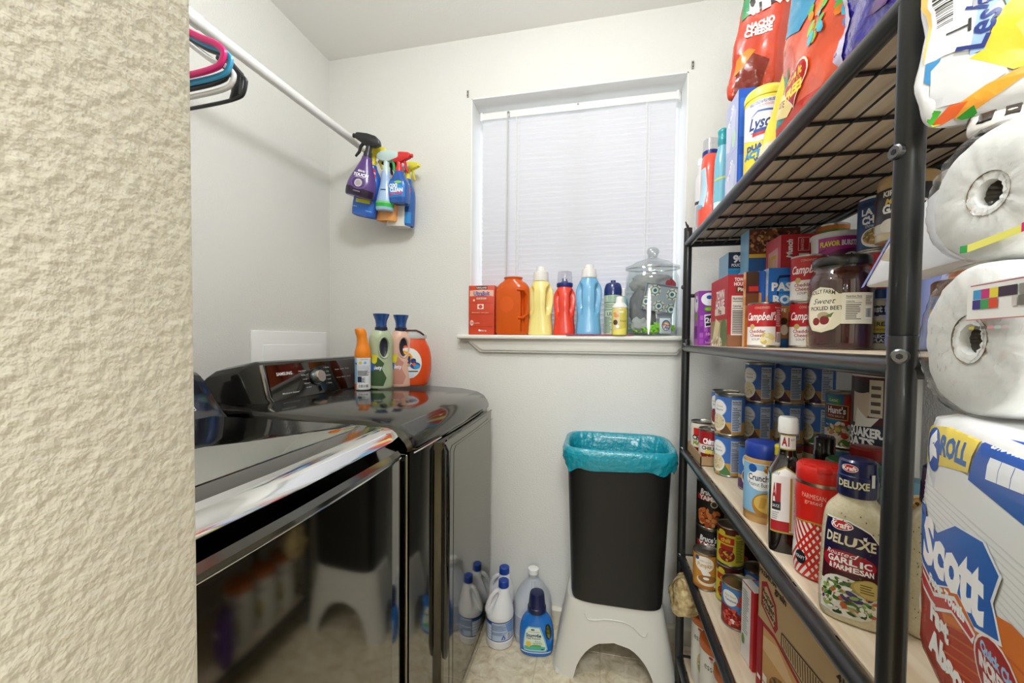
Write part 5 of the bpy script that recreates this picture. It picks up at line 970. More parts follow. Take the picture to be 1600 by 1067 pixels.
# ---- shelf 2 (eye level)
z2 = SZ[1]+.0006
pz = [('r', 0, 0, .07, .168, '8a2f9a')]
pz += [('r', .004+.013*(k % 5), .006+.018*(k//5), .014+.013*(k % 5), .02+.018*(k//5), ('9a3fae', '7a2490', 'b25ac2')[k % 3]) for k in range(25)]
boxthing('snack_box', 'purple patterned carton at the far end of the eye-level shelf', 'box', .300, 1.325, .062, .055, .168, z2, '8a2f9a',
    near=pz+[('e', .030, .142, .024, .020, 'f2eef4'), ('e', .030, .148, .009, .006, '2458a8'), ('e', .03, .112, .016, .008, '5a8a2a'), ('e', .03, .112, .012, .005, '8fc04a'), ('p', [(.018, .055), (.046, .06), (.043, .098), (.016, .094)], 'e8e4ea'), ('p', [(.021, .059), (.042, .063), (.040, .094), (.019, .09)], '2a2230'), ('t', '20', .031, .077, .016, 'f0e8f4', {'b': .03}), ('t', '18g', .03, .035, .009, 'f0a8d8', {'b': .03}), ('t', 'bars', .03, .01, .008, 'e9b8e0')],
    left=[('r', 0, 0, .055, .168, 'b06ab4'), ('e', .028, .13, .022, .026, 'efe8f0'), ('e', .03, .14, .008, .006, '2458a8'), ('e', .028, .09, .014, .012, '7aa83a'), ('r', .01, .02, .045, .06, '7a2490')])
boxthing('cracker_box', 'tall red cracker carton with a snack picture, left of the soup cans', 'box', .312, 1.082, .052, .15, .178, z2, 'b3202a',
    left=[('r', 0, 0, .15, .178, 'b8232c'), ('t', 'TOWN', .085, .135, .022, 'f4ece8', {'b': .04, 'w': .07}), ('t', 'HOUSE', .085, .110, .022, 'f4ece8', {'b': .04, 'w': .075}), ('r', .04, .082, .13, .1, 'e6cfc0'), ('t', 'Pita', .085, .091, .014, '7a3a20', {'b': .03}), ('r', 0, 0, .15, .068, 'a58462'), ('p', [(.02, .012), (.07, .02), (.09, .06), (.05, .075)], 'e3d3a4'), ('p', [(.07, .0), (.12, .015), (.12, .07), (.09, .05)], 'dcc690'), ('e', .12, .03, .03, .04, '5f6a3a')]+bits(.06, .01, .05, .014, ['e8dfc8', 'c9b48a', 'f2ecda'], 30, .006, 3),
    near=[('r', 0, 0, .052, .178, 'a81c26'), ('t', 'TOWN', .027, .166, .0085, 'f4ece8', {'b': .03, 'w': .026}), ('t', 'HOUSE', .027, .155, .0085, 'f4ece8', {'b': .03, 'w': .028}), ('r', .018, .134, .052, .149, '5a2a1c'), ('t', 'Pita', .031, .1415, .009, 'f0e0c8', {'b': .03}), ('r', .0, .0, .052, .03, '8a5a3a')]+nutri(.008, .028, .05, .126, 14, 'd8d2ca'))
boxthing('wipes_box', 'pale blue carton with a black corner reading 90, behind the red cracker box', 'box', .36, 1.252, .10, .09, .268, z2, '6fb2dc',
    left=[('r', 0, 0, .09, .268, '9fcbe8')], near=[('r', 0, 0, .1, .268, '3f9fd8'), ('p', [(.0, .16), (.1, .13), (.1, .205), (.0, .232)], '3496d0'), ('r', .0, .222, .1, .268, '1a2c4a'), ('r', 0, .216, .1, .222, '3f9fd8'), ('t', '90', .026, .249, .020, 'fff', {'b': .05}), ('t', 'POUCHES', .026, .231, .008, 'fff', {'b': .03, 'w': .036}), ('t', 'fig', .045, .19, .04, 'e6f2fa', {'b': .05, 'sh': .3}), ('r', 0, 0, .1, .03, '2a7ab4')])
boxthing('cereal_box', 'tall light blue carton with a brown seeded end, against the shelf above', 'box', .388, 1.178, .12, .064, .312, z2, '6fb4e0',
    left=[('r', 0, 0, .064, .312, '8cc6ec'), ('r', .030, 0, .0308, .312, '5a9ac8')], near=[('r', 0, 0, .12, .312, '1f5fa0'), ('r', 0, .236, .12, .246, 'd8b83a'), ('r', 0, .246, .12, .312, '5a3018')]+bits(.06, .28, .075, .028, ['7a4422', '4a2410', '9a6034', 'c89a60', '3a1a0a'], 150, .006, 6))
boxthing('cracker_box', 'large red cracker carton with a pale end and white panels, above the soup cans', 'box', .428, 1.085, .16, .088, .272, z2, 'c2202c',
    left=[('r', 0, 0, .088, .272, 'dc9aa6'), ('r', .0, .13, .088, .272, 'd8606e'), ('p', [(.016, .185), (.072, .18), (.072, .245), (.016, .24)], 'e3b6b8'), ('t', 'RITZ', .044, .21, .036, 'd9b43a', {'b': .05, 'w': .046}), ('r', 0, .165, .088, .167, '5a2a34'), ('r', .01, .12, .034, .155, 'f0dcde'), ('r', .05, .12, .062, .155, 'f0dcde')],
    near=[('r', 0, 0, .16, .272, 'bd1820'), ('r', 0, .196, .16, .1965, '8e1018'), ('t', 'Munch', .018, .238, .012, 'f4ece8', {'b': .04, 'rot': 1.57, 'w': .045, 'sh': .2}), ('r', .036, .232, .060, .264, 'f0d8d8'), ('r', .037, .233, .059, .263, 'bd1820'), ('t', 'BAKED', .045, .248, .006, 'f0e0e0', {'rot': 1.57}), ('r', .038, .204, .060, .226, 'ece6e4')]+[('r', .076+.0, .2, .135, .264, 'e9e6e4')]+[('r', .08+.007*k, .204, .083+.007*k, .260-.01*(k % 3), '444') for k in range(8)]+[('t', 'CRACKERS SNACK BOX', .075, .186, .006, 'e9c8c8', {'w': .09}), ('r', .04, .115, .16, .16, 'e9b23a'), ('r', .05, .0, .16, .115, 'c8262e')])
boxthing('rice_box', 'slim brown and orange carton standing between the red crackers and blue pasta box', 'box', .3435, 1.056, .027, .017, .180, z2, 'c0642a',
    left=[('r', 0, 0, .017, .18, 'e3b48a'), ('e', .009, .15, .007, .014, 'd8602a'), ('r', 0, .1, .017, .12, 'd99a50')], near=[('r', 0, .150, .027, .18, '4a2a18'), ('r', 0, .128, .027, .150, '5a1c14'), ('r', .006, .133, .027, .145, 'c9302a'), ('r', 0, .1, .027, .128, '7a4422'), ('r', .007, .07, .027, .1, 'e09a30'), ('r', 0, 0, .027, .07, 'd8822a')])
boxthing('pasta_box', 'slim blue carton with an orange edge, left of the blue pasta dinner box', 'box', .3725, 1.060, .013, .026, .182, z2, '5a8ad0',
    left=[('r', 0, 0, .026, .182, 'a9c4ea'), ('p', [(0, .06), (.026, .07), (.026, .12), (0, .11)], 'e2a05a'), ('t', 'PASTA', .013, .155, .008, 'fff', {'w': .02})], near=[('r', 0, 0, .013, .182, '2a62b8'), ('r', .0, .05, .006, .13, 'e2a05a')])
boxthing('pasta_box', 'bright blue pasta dinner carton behind the soup cans', 'box', .3885, 1.046, .06, .03, .186, z2, '2a72c8',
    left=[('r', 0, 0, .03, .186, 'b9cfee'), ('p', [(0, .06), (.03, .075), (.03, .125), (0, .105)], 'e8a868'), ('t', 'PASTA', .015, .155, .009, 'fff', {'w': .024})],
    near=[('r', 0, 0, .06, .186, '2a78d0'), ('p', [(.016, .155), (.024, .162), (.06, .166), (.06, .17), (.022, .168)], '10285a'), ('r', .018, .095, .021, .16, '10285a'), ('r', .016, .095, .06, .098, '10285a'), ('r', .021, .130, .06, .154, '3f9ae6'), ('r', .021, .099, .06, .125, '3f9ae6'), ('t', 'PASTA', .044, .142, .018, 'fff', {'b': .05}), ('t', 'RONI', .040, .112, .018, 'fff', {'b': .05}), ('e', .042, .09, .02, .008, 'e8c23a'), ('r', 0, .0, .06, .07, 'c8863a')])
def soup(r=.033): return [('r', -.11, .046, .11, .096, 'c01f26'), ('r', -.11, .005, .11, .046, 'f2eeea'), ('t', "Campbell's", -.014, .069, .017, 'fff', {'b': .02, 'sh': .35, 'w': .066}), ('t', "CONDENSED", -.012, .088, .005, 'e8c0a0', {'w': .03}), ('e', -.032, .046, .006, .006, 'c9b26a'), ('t', 'Cheddar', -.022, .036, .007, 'b02a24', {'b': .02}), ('t', 'Cheese', -.022, .027, .007, 'b02a24', {'b': .02}), ('t', 'SOUP', -.024, .018, .005, '555')]+bits(.0, .02, .012, .012, ['e9d48a', 'f2e3a8', 'd9bd62'], 9, .006, 5, .8)+[('t', 'Nutrition', .024, .088, .004, 'f6dcd8'), ('r', .016, .012, .034, .085, 'b51a22')]+rows_(.017, .046, .033, .084, 9, 'f0c8c8')+barcode(.018, .008, .032, .034, 8)
SG = 'red and white soup cans'
can('soup_can', 'red and white soup can at the front rail of the eye-level shelf', 'can', .366, 1.006, z2, .0325, .100, 'f2eeea', soup(), .25, SG)
can('soup_can', 'red and white soup can right of the front one, lower of two stacked', 'can', .4475, .996, z2, .0325, .100, 'f2eeea', soup(), .42, SG)
can('soup_can', 'red and white soup can stacked on another, left of the beet jar', 'can', .4475, .996, z2+.1, .0325, .100, 'f2eeea', soup(), .42, SG)
boxthing('ravioli_box', 'small orange brown packet wedged between the two lower soup cans', 'packet', .402, 1.022, .02, .012, .096, z2, 'b57a3a', near=[('r', 0, 0, .02, .096, 'a8743c'), ('e', .012, .04, .008, .012, 'e8dcc8'), ('t', 'FE', .01, .085, .008, 'fff'), ('r', 0, 0, .02, .02, '2a5f9c'), ('e', .01, .06, .008, .008, '3a2a1c')])
can('fish_tin', 'flat orange tin lying on top of the large red cracker carton', 'can', .560, 1.135, z2+.2725, .034, .028, 'e08a3a', [('r', -.1, .006, .1, .013, '7a9a3a')], 0)
# beet jar
t = thing('beet_jar', 'large glass jar of dark red pickled beets with black lid and cream label', 'jar', (.4335, .846, z2), face_cam(.4335, .846, .12))
b = nb(); Sol(spline([(.004, .040), (.012, .0455), (.12, .0455), (.138, .040), (.146, .037)], 4), lambda th, z: .002*noise.noise(Vector((th*3, z*60, 2)))).mesh(b, 44); obj('beets', b, M('beet_red', '2a080a', .3, coat=.4, var=(45, '4e1112', 1)), t)
q = Sol(spline([(0, .043), (.003, .047), (.012, .0488), (.11, .0488), (.128, .0465), (.143, .0405), (.150, .0395), (.153, .0395)], 5)); obj('jar_glass', q.mesh(nb(), 52, (True, False)), GLASS('beet_jar_glass', 'f6eeec', .25, .02), t)
b = nb(); Sol([(.150, .0425), (.152, .0435), (.164, .0435), (.167, .0415), (.166, .038), (.166, .01)]).mesh(b, 48); obj('lid', b, M('lid_black', '121212', .3, coat=.4), t)
it = [('p', [(-.008, .098), (.044, .096), (.044, .046), (-.004, .046), (-.014, .036), (-.032, .030), (-.050, .034), (-.060, .05), (-.062, .08), (-.052, .105), (-.036, .112), (-.018, .108)], 'e6dfc4'), ('p', ell(-.036, .071, .022, .036), 'efe8d2'), ('t', 'HOLLY FARM', -.034, .100, .007, '4a3f2c', {'b': .02, 'w': .042, 'bow': .004}), ('t', 'Sweet', -.030, .0865, .010, '2a241c', {'sh': .4}), ('t', 'PICKLED BEETS', -.026, .0735, .0068, '2a241c', {'b': .02, 'w': .056}), ('e', -.03, .060, .010, .007, 'b9a88a'), ('e', -.028, .052, .0075, .008, '8a2a2a'), ('e', -.042, .050, .0065, .007, '8a2a2a'), ('p', [(-.03, .058), (-.014, .066), (-.018, .057)], '5f7a3a'), ('r', -.004, .045, .046, .099, 'ece6d2')]+nutri(.0, .050, .026, .096, 9, 'efe9d8', '555')+barcode(.030, .054, .042, .074, 4)+rows_(.030, .078, .044, .094, 6, '8a8270')
label(t, it, q.wrap(.0488), 'label_print', rough=.45)
# dip tub on a tin
can('coffee_tin', 'plain tin hidden under the magenta dip tub', 'can', .519, 1.034, z2, .045, .12, 'b9b4ae', [], 0)
t = thing('dip_tub', 'round magenta and white tub with a white rim behind the beet jar', 'tub', (.519, 1.034, z2+.1205), face_cam(.519, 1.034, .05))
q = sol('tub_body', [(0, .041), (.002, .042), (.126, .0462)], M('tub_white', 'eceaea', .4), t, 44, (True, False)); sol('rim', [(.123, .0475), (.125, .0488), (.131, .0488), (.133, .0475), (.1315, .045)], MATS['tub_white'], t, 44)
b = nb(); Sol([(.127, .046), (.1275, .02), (.1275, .002)]).mesh(b, 36, (False, True)); obj('foil_lid', b, M('foil', 'd0cfcf', .3, .8), t)
label(t, [('r', -.1, .05, .1, .122, 'e6e3e6'), ('r', -.036, .078, .1, .121, 'b8268c'), ('p', [(-.036, .078), (.03, .078), (.05, .088), (.03, .096), (-.0, .092)], '6a2352'), ('t', 'FLAVOR', -.014, .107, .0105, 'f2e23a', {'b': .05, 'w': .036}), ('t', 'BURSTING', .026, .107, .0105, 'fff', {'b': .05, 'w': .040}), ('e', -.028, .07, .018, .017, 'f4f4f6'), ('e', .026, .072, .018, .015, 'f4f4f6'), ('e', -.026, .078, .0022, .005, '221'), ('e', .024, .08, .0022, .005, '221'), ('p', [(-.036, .09), (-.02, .094), (-.02, .0955), (-.036, .092)], '221')], q.wrap(.045), 'label_print')
# noodle can on a red can
can('tomato_soup_can', 'red can standing under the blue noodle can at the back', 'can', .548, .945, z2, .034, .194, 'c01f26', [('r', -.1, .02, .1, .09, 'efe9e4')], 0)
can('noodle_can', 'dark blue chow mein noodle can standing high at the back beside the post', 'can', .548, .945, z2+.1945, .0345, .108, '234a80',
    [('r', -.1, .088, .1, .097, '16305a'), ('r', -.012, .072, .010, .092, 'b8242c'), ('t', 'X', -.001, .082, .013, 'f4ece8', {'b': .04}), ('t', 'LA', -.024, .078, .012, 'fff', {'b': .05}), ('t', 'CHOY', -.010, .062, .014, 'fff', {'b': .06, 'w': .046, 'rot': .06}), ('t', 'chow mein NOODLES', .004, .050, .0075, 'd8e2f0', {'w': .060}), ('e', -.006, .026, .028, .020, 'f0ece2'), ('e', -.006, .028, .0245, .0165, 'c09a58')]+bits(-.006, .028, .021, .013, ['e3c98c', 'b08440', '8a5f2a', 'd9b870', '5a7a34'], 70, .0042, 3, .35)+bits(-.01, .066, .04, .03, ['2f5f9c', '1c3f70'], 8, .004, 1), .12)
MATS['tin_plate']
# mayonnaise, lavender bag, garlic jar, lidded jar
jar('mayonnaise_jar', 'mayonnaise jar with blue and yellow label, right of the beet jar', .506, .864, z2, .0335, .110, M('mayo', 'e3dfc8', .25, coat=.4), '2a5aa0', .030, .018,
    [('r', -.09, .022, .09, .088, 'e2ddc6'), ('p', [(-.06, .06), (.06, .06), (.06, .082), (.02, .088), (-.06, .086)], '1c3a5e'), ('t', 'best food', .006, .073, .011, 'fff', {'b': .04, 'w': .042}), ('r', -.06, .030, .06, .052, 'e8d43a'), ('t', 'REAL', .008, .046, .007, '1c3a5e', {'b': .03}), ('t', 'mayonnaise', .008, .037, .0055, '1c3a5e', {'w': .03}), ('p', [(-.004, .052), (.014, .052), (.010, .062), (.0, .062)], 'e9e6dc'), ('r', -.06, .012, .06, .030, '1c3a5e'), ('t', 'RECYCLE', .010, .024, .006, 'fff', {'b': .03}), ('t', 'PLASTIC', .008, .0165, .006, 'fff', {'b': .03})], turn=.0, lidbump=False)
t, q = bag('flour_bag', 'lavender blue paper bag upright behind the mayonnaise jar under the garlic jar', (.512, .768, z2), .25, .085, .075, .178, '8a94c8', [('r', -.03, .03, .03, .12, 'a9b2dc')], 3, .003, top=.3, mat=M('lavender_paper', '7f8cc4', .6))
b = nb(); box(b, (-.036, -.034, .002), (.036, .034, .1765), .008, 3); obj('filling', b, MATS['lavender_paper'], t)
jar('garlic_jar', 'jar of minced garlic with black and white label and tan lid, high beside the post', .488, .776, z2+.179, .0385, .104, M('garlic_cream', 'd8cba6', .25, coat=.4), 'b3935c', .0355, .02,
    [('r', -.12, .012, .12, .082, 'e3ded2'), ('r', -.12, .066, .12, .082, '1c1a1c'), ('t', 'KIRKLAND', -.008, .074, .008, 'f0e8d8', {'b': .04, 'w': .05}), ('r', -.12, .056, .12, .066, '2a2426'), ('t', 'Minced', -.010, .061, .009, 'e3c34a', {'sh': .3, 'b': .03}), ('r', -.12, .042, .12, .056, '221f22'), ('t', 'GARLIC', -.006, .049, .014, 'fff', {'b': .05, 'w': .054}), ('r', -.06, .028, .06, .042, '3a3440'), ('e', .0, .024, .018, .013, 'efe9dc'), ('e', .02, .022, .012, .010, 'e3dac6'), ('e', -.022, .022, .014, .011, 'f2ede2')], turn=.05)
jar('salsa_jar', 'short jar with a brown lid just right of the near post on the eye-level shelf', .398, .532, z2, .032, .082, M('salsa', '6a8acb', .3), '7a4a26', .031, .018, [('r', -.08, .01, .08, .05, 'c9b23a')])
# white sheet-like packet tucked behind the near post
t = thing('flour_packet', 'white flat packet with a pale blue edge leaning behind the near post', 'packet', (.335, .52, z2+.0835))
b = nb(); extr(b, [(.088, .0), (.030, .062), (-.02, .085), (-.075, .105), (-.085, .008)], 0, .038, 'x', bev=.006); obj('paper', b, M('packet_white', 'e6e6ea', .55, bump=(60, .25, .004)), t)
label(t, [('p', [(-.088, .0), (-.030, .062), (-.026, .062), (-.082, .001)], '8f9fd8'), ('p', [(-.052, .030), (-.03, .024), (-.01, .04), (-.004, .05), (-.02, .052), (-.035, .044)], 'bfb39a'), ('p', [(.035, .05), (.06, .046), (.07, .06), (.05, .064)], 'a39a8c')], plane((0, 0, 0), (0, -1, 0), (0, 0, 1)), 'print', ds=0, rough=.5)
t = thing('spice_bottle', 'small red and orange spice bottle right of the near post under the top shelf', 'bottle', (.425, .565, z2), face_cam(.425, .565)); q = sol('bottle_body', spline([(0, .018), (.003, .021), (.15, .021), (.17, .014)], 3), M('spice_red', 'b5321f', .3), t); sol('cap', [(.166, .0165), (.196, .0165), (.198, .013)], M('cap_blk2', '1a1a1c', .35), t)
label(t, [('r', -.06, .02, .06, .06, 'cfd2e6'), ('r', -.06, .07, .06, .09, 'e09a2c'), ('r', -.06, .105, .06, .12, '5a1a16')], q.wrap(.021), 'label_print')

# ---- top shelf
z1 = SZ[0]+.0006
t = thing('detergent_bottle', 'coral red detergent bottle with blue collar at the far end of the top shelf', 'bottle', (.3265, 1.335, z1), face_cam(.3265, 1.335))
q = sol('bottle_body', spline([(0, .030, .05, 3), (.006, .0335, .056, 3), (.06, .0345, .057, 2.8), (.085, .0335, .056, 2.6), (.12, .0265, .05, 2.5), (.19, .0265, .048, 2.4), (.225, .024, .036, 2.2), (.238, .021, .026, 2)], 5), M('coral_red', 'ea4f38', .3, coat=.3), t, 44)
tubeo('handle', [(.0, .045, .20), (-.0, .062, .17), (0, .063, .12), (0, .055, .08)], [.010, .011, .012, .012], MATS['coral_red'], t, 10)
sol('collar', [(.236, .0215), (.238, .0235), (.250, .0235), (.252, .021)], M('collar_blue', '1c2f7a', .3), t)
b = nb(); Sol([(.251, .0225), (.285, .0215), (.287, .019)]).mesh(b, 28, (False, True)); obj('measuring_cap', b, GLASS('clear_plastic'), t)
label(t, [('p', [(-.034, .08), (-.010, .07), (-.006, .13), (-.012, .19), (-.034, .19)], 'b9d6e6'), ('p', [(-.034, .07), (-.02, .066), (-.014, .076), (-.034, .085)], '6fb3d0')], q.wrap(.03), 'label_print')
t = thing('cleaner_bottle', 'translucent white bottle with a dark cap label behind the coral bottle, by the far post', 'bottle', (.313, 1.386, z1+.001), face_cam(.313, 1.386)); q = sol('bottle_body', spline([(0, .014), (.004, .017), (.17, .017), (.20, .012), (.235, .011)], 4), M('frost_plastic', 'dfe0e2', .35), t)
label(t, [('r', -.05, .03, .05, .11, 'd9dade'), ('r', -.05, .105, .05, .115, '3a3a3e')]+rows_(-.014, .035, .014, .10, 14, '999'), q.wrap(.017), 'label_print'); sol('cap', [(.23, .0125), (.25, .0125)], M('cap_white'), t)
t = thing('dish_soap_bottle', 'slim aqua soap bottle with teal cap between the coral bottle and blue cartons', 'bottle', (.341, 1.262, z1), face_cam(.341, 1.262)); q = sol('bottle_body', spline([(0, .020, .018, 2.6), (.004, .023, .021, 2.6), (.10, .023, .021, 2.4), (.19, .021, .019, 2.2), (.225, .014, .014, 2), (.236, .0115, .0115, 2)], 4), M('aqua_clear', '7cc0d2', .15, coat=.6), t)
sol('cap', spline([(.234, .013), (.25, .0145), (.262, .013), (.275, .0145), (.281, .010)], 3), M('teal_cap', '2fa3ac', .3), t)
label(t, [('r', -.022, .012, .016, .07, 'd8eef2'), ('r', -.022, .03, .012, .045, '58b368'), ('p', [(-.02, .13), (.016, .137), (.016, .143), (-.02, .136)], 'd2d86a'), ('r', .004, .02, .02, .12, '8fb9e6'), ('r', -.015, .016, .01, .026, 'e8864a')], q.wrap(.022), 'label_print')
for k in (0, 1):
    boxthing('wipes_box', 'lavender and royal blue carton on the top shelf, '+('lower', 'upper')[k]+' of the stacked pair', 'box', .312, 1.038, .20, .088, .131, z1+.1315*k, '2a62c8',
        left=[('r', 0, 0, .088, .131, 'b9bfe3'), ('p', [(.0, .02), (.03, .01), (.045, .05), (.02, .09), (.0, .08)], 'd6d9f0'), ('p', [(.03, .05), (.06, .03), (.075, .09), (.05, .115)], 'cfd3ee'), ('t', 'fresh', .035, .095, .018, 'f0f0fa', {'rot': .9, 'b': .04}), ('e', .06, .03, .014, .02, 'bfe0c6')], near=[('r', 0, 0, .2, .131, '1f58c4'), ('r', .003, .02, .012, .11, '2f6ad6')], group='blue cartons on the top shelf')
t = thing('wipes_canister', 'yellow disinfecting wipes canister with a white label on the top shelf', 'canister', (.352, .987, z1), face_cam(.352, .987, .12)); q = sol('canister_body', [(0, .039), (.004, .041), (.196, .041), (.2, .039)], M('wipes_yellow', 'efd94a', .35), t, 40)
sol('lid', spline([(.196, .0422), (.202, .0425), (.212, .041), (.22, .033), (.222, .02)], 3), M('wipes_lid', 'f0e05a', .35), t)
label(t, [('p', [(-.06, .115), (-.02, .10), (.03, .105), (.06, .12), (.06, .19), (-.06, .185)], 'e9e6ee'), ('t', 'KILLS COLD & FLU VIRUSES', -.012, .182, .006, '2f4f9a', {'b': .03, 'w': .05}), ('t', 'ON SURFACES', -.006, .174, .005, 'd8462c', {'w': .03}), ('p', [(-.034, .12), (.018, .118), (.018, .162), (-.02, .166), (-.034, .155)], '3a62b0'), ('p', [(-.036, .122), (.014, .119), (.014, .158), (-.02, .162), (-.036, .152)], 'f2f2f6'), ('t', 'Lysol', -.012, .140, .024, '1f3a7c', {'sh': .3, 'b': .03, 'w': .052}), ('r', .014, .14, .028, .17, '7a52a8'), ('p', [(-.03, .112), (.012, .114), (.012, .122), (-.03, .120)], 'c9362c'), ('p', [(-.028, .119), (.012, .120), (.012, .127), (-.028, .126)], '2a4a9c'), ('t', 'DUAL', -.022, .090, .011, '2a4f9c', {'b': .05}), ('t', 'ACTION', -.014, .076, .013, '2f8fd0', {'b': .05, 'sh': .2}), ('t', 'WIPES', -.010, .063, .008, '2a4f9c', {'b': .05}), ('r', -.03, .04, -.018, .05, '2a4f9c')], q.wrap(.041), 'label_print', rough=.35)
RED = M('chip_bag_red', 'c9401f', .2, coat=.6, bump=(45, .35, .006), var=(14, 'b5351c', 1))
t, q = bag('chip_bag', 'red tortilla chip bag standing on the blue cartons on the top shelf', (.365, 1.085, z1+.263), face_cam(.365, 1.085, .1), .135, .06, .36, 'c9401f', [], 4, .007, mat=RED, lean=-.03, roll=.13)
label(t, [('p', [(-.05, .01), (.0, .005), (.012, .07), (-.03, .095), (-.055, .07)], '7a2414'), ('p', [(-.058, .05), (-.04, .06), (-.02, .10), (-.035, .105), (-.056, .085)], 'c9822c'), ('t', 'NACHO', -.018, .160, .016, 'f4f0ea', {'b': .05, 'w': .055, 'rot': .12}), ('t', 'CHEESE', -.020, .142, .016, 'f4f0ea', {'b': .05, 'w': .055, 'rot': .12}), ('p', [(-.06, .185), (.03, .205), (.04, .26), (-.06, .245)], '3a3232'), ('t', 'CHIPOS', -.012, .222, .05, 'f0ece8', {'b': .08, 'w': .085, 'rot': .18}), ('p', [(-.06, .18), (-.045, .19), (-.05, .24), (-.062, .23)], '3f8a5a')], q.wrap(None, 0, True), 'print', ds=.009, diag=True, tall=1, eps=.0012, rough=.25)
t, q = bag('snack_bag', 'white snack bag with a black edge showing its fine print beside the red chip bag', (.468, 1.10, z1+.263), face_cam(.468, 1.10, .2), .09, .045, .33, 'e6e6e4', [], 14, .005)
label(t, [('r', -.048, .0, -.028, .32, '1a1a1c'), ('r', -.026, .02, .035, .31, 'e0e0de')]+rows_(-.022, .03, .03, .15, 16, '777')+[('r', -.022, .2, .03, .205, '222'), ('r', -.022, .245, .03, .25, '222')]+rows_(-.022, .155, .03, .31, 14, '555'), q.wrap(None, 0, True), 'print', ds=.009, diag=True, tall=1, eps=.0012)
t, q = bag('cereal_bag', 'yellow cereal bag with a clear window at the bottom, left of the orange cereal bag', (.352, .872, z1), face_cam(.352, .872, -.15), .115, .05, .33, 'e9d24a', [], 21, .004, shear=.22)
label(t, [('r', -.055, .004, .055, .06, 'd9cdb4')]+bits(.0, .035, .042, .028, ['d8a23a', 'c9c0b4', '9a8a9c', 'e3d6c0', 'b5c0a0', 'e6b84a'], 70, .008, 7)+[('p', [(-.02, .17), (-.01, .16), (.03, .195), (.03, .21), (.02, .21)], '8a6f7a'), ('p', [(-.018, .172), (-.01, .164), (.026, .195), (.026, .206)], 'f0e8d8'), ('r', .02, .2, .05, .3, 'f2e6e0'), ('r', .03, .235, .05, .3, 'e89a92')], q.wrap(None, 0, True), 'print', ds=.009, diag=True, tall=1, eps=.0012, rough=.2)
ORB = M('cereal_bag_orange', 'dd4f24', .18, coat=.7, bump=(40, .3, .006))
t, q = bag('cereal_bag', 'orange red cereal bag with colourful pebbles and a red heart badge on the top shelf', (.345, .708, z1), -PI/2+.18, .26, .07, .34, 'dd4f24', [], 33, .006, mat=ORB, lean=.06, shear=.22)
it = [('p', [(-.125, .19), (-.06, .165), (.03, .205), (.06, .26), (.0, .33), (-.12, .33)], '3f8fb4'), ('p', [(-.02, .33), (.02, .25), (.125, .22), (.125, .33)], 'ee7a5a'), ('p', [(-.12, .012), (-.05, .006), (.03, .01), (.10, .014), (.10, .03), (-.02, .055), (-.11, .06)], 'c2321a'), ('p', [(-.118, .085), (-.105, .13), (-.098, .115), (-.09, .135), (-.088, .11), (-.1, .075)], '2f8f4a'), ('p', [(-.118, .05), (-.09, .072), (-.06, .066), (-.04, .074), (-.05, .060), (-.09, .048)], '2a8a8a')]
it += bits(.035, .155, .075, .045, ['e24f2a', 'f2c63a', '5fae4a', '3f8fd0', 'f28a2a', 'd8508a', '8ac04a', '4fb0c8'], 60, .0095, 5, .8)
def heart(cx, cy, s): return [(cx+s*.062*16*math.sin(t_)**3, cy+s*.062*(13*math.cos(t_)-5*math.cos(2*t_)-2*math.cos(3*t_)-math.cos(4*t_))) for t_ in [2*PI*k/30 for k in range(30)]]
it += [('p', [(-.112, .064), (-.07, .050), (-.05, .058), (-.058, .082), (-.105, .096)], 'f0d890'), ('t', 'TASTE', -.092, .078, .009, '8a4a1c', {'b': .03, 'rot': -.3}), ('p', heart(-.05, .088, .034), 'f4e0c8'), ('p', heart(-.05, .088, .031), 'b8181f'), ('t', 'Love it', -.05, .100, .011, 'f0c23a', {'b': .04, 'rot': -.05}), ('t', "or it's", -.042, .091, .006, 'f0c23a'), ('t', 'FREE!', -.05, .079, .013, 'f4d84a', {'b': .06})]
label(t, it, q.wrap(None, 0, True), 'print', ds=.009, diag=True, tall=1, eps=.0012, rough=.2)
t, q = bag('film_bag', 'glossy purple blue bag in clear film on the top shelf nearest the post', (.352, .545, z1), -PI/2+.25, .20, .085, .26, '3a2f9a', [], 44, .012, mat=M('purple_film', '33259a', .12, coat=1, bump=(50, .8, .010)))
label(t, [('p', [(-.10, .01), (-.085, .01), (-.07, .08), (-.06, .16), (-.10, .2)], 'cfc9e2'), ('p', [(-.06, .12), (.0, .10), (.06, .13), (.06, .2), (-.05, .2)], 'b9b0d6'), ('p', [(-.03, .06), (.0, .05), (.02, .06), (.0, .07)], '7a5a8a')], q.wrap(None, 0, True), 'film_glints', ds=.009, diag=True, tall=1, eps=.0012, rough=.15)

# ------------------------------------------------------------------ paper goods stacked at the near end of the shelving
PA = math.radians(-110.4); ux, uy = math.cos(PA), math.sin(PA)
ox, oy = .2705, .4015; zt_, zb_ = 1.121, .913; PH = zt_-zb_
t = thing('paper_towel_pack', 'plastic wrapped pack of white paper towels with blue and red lettering, at the right edge', 'paper towels', (ox, oy, zb_), PA)
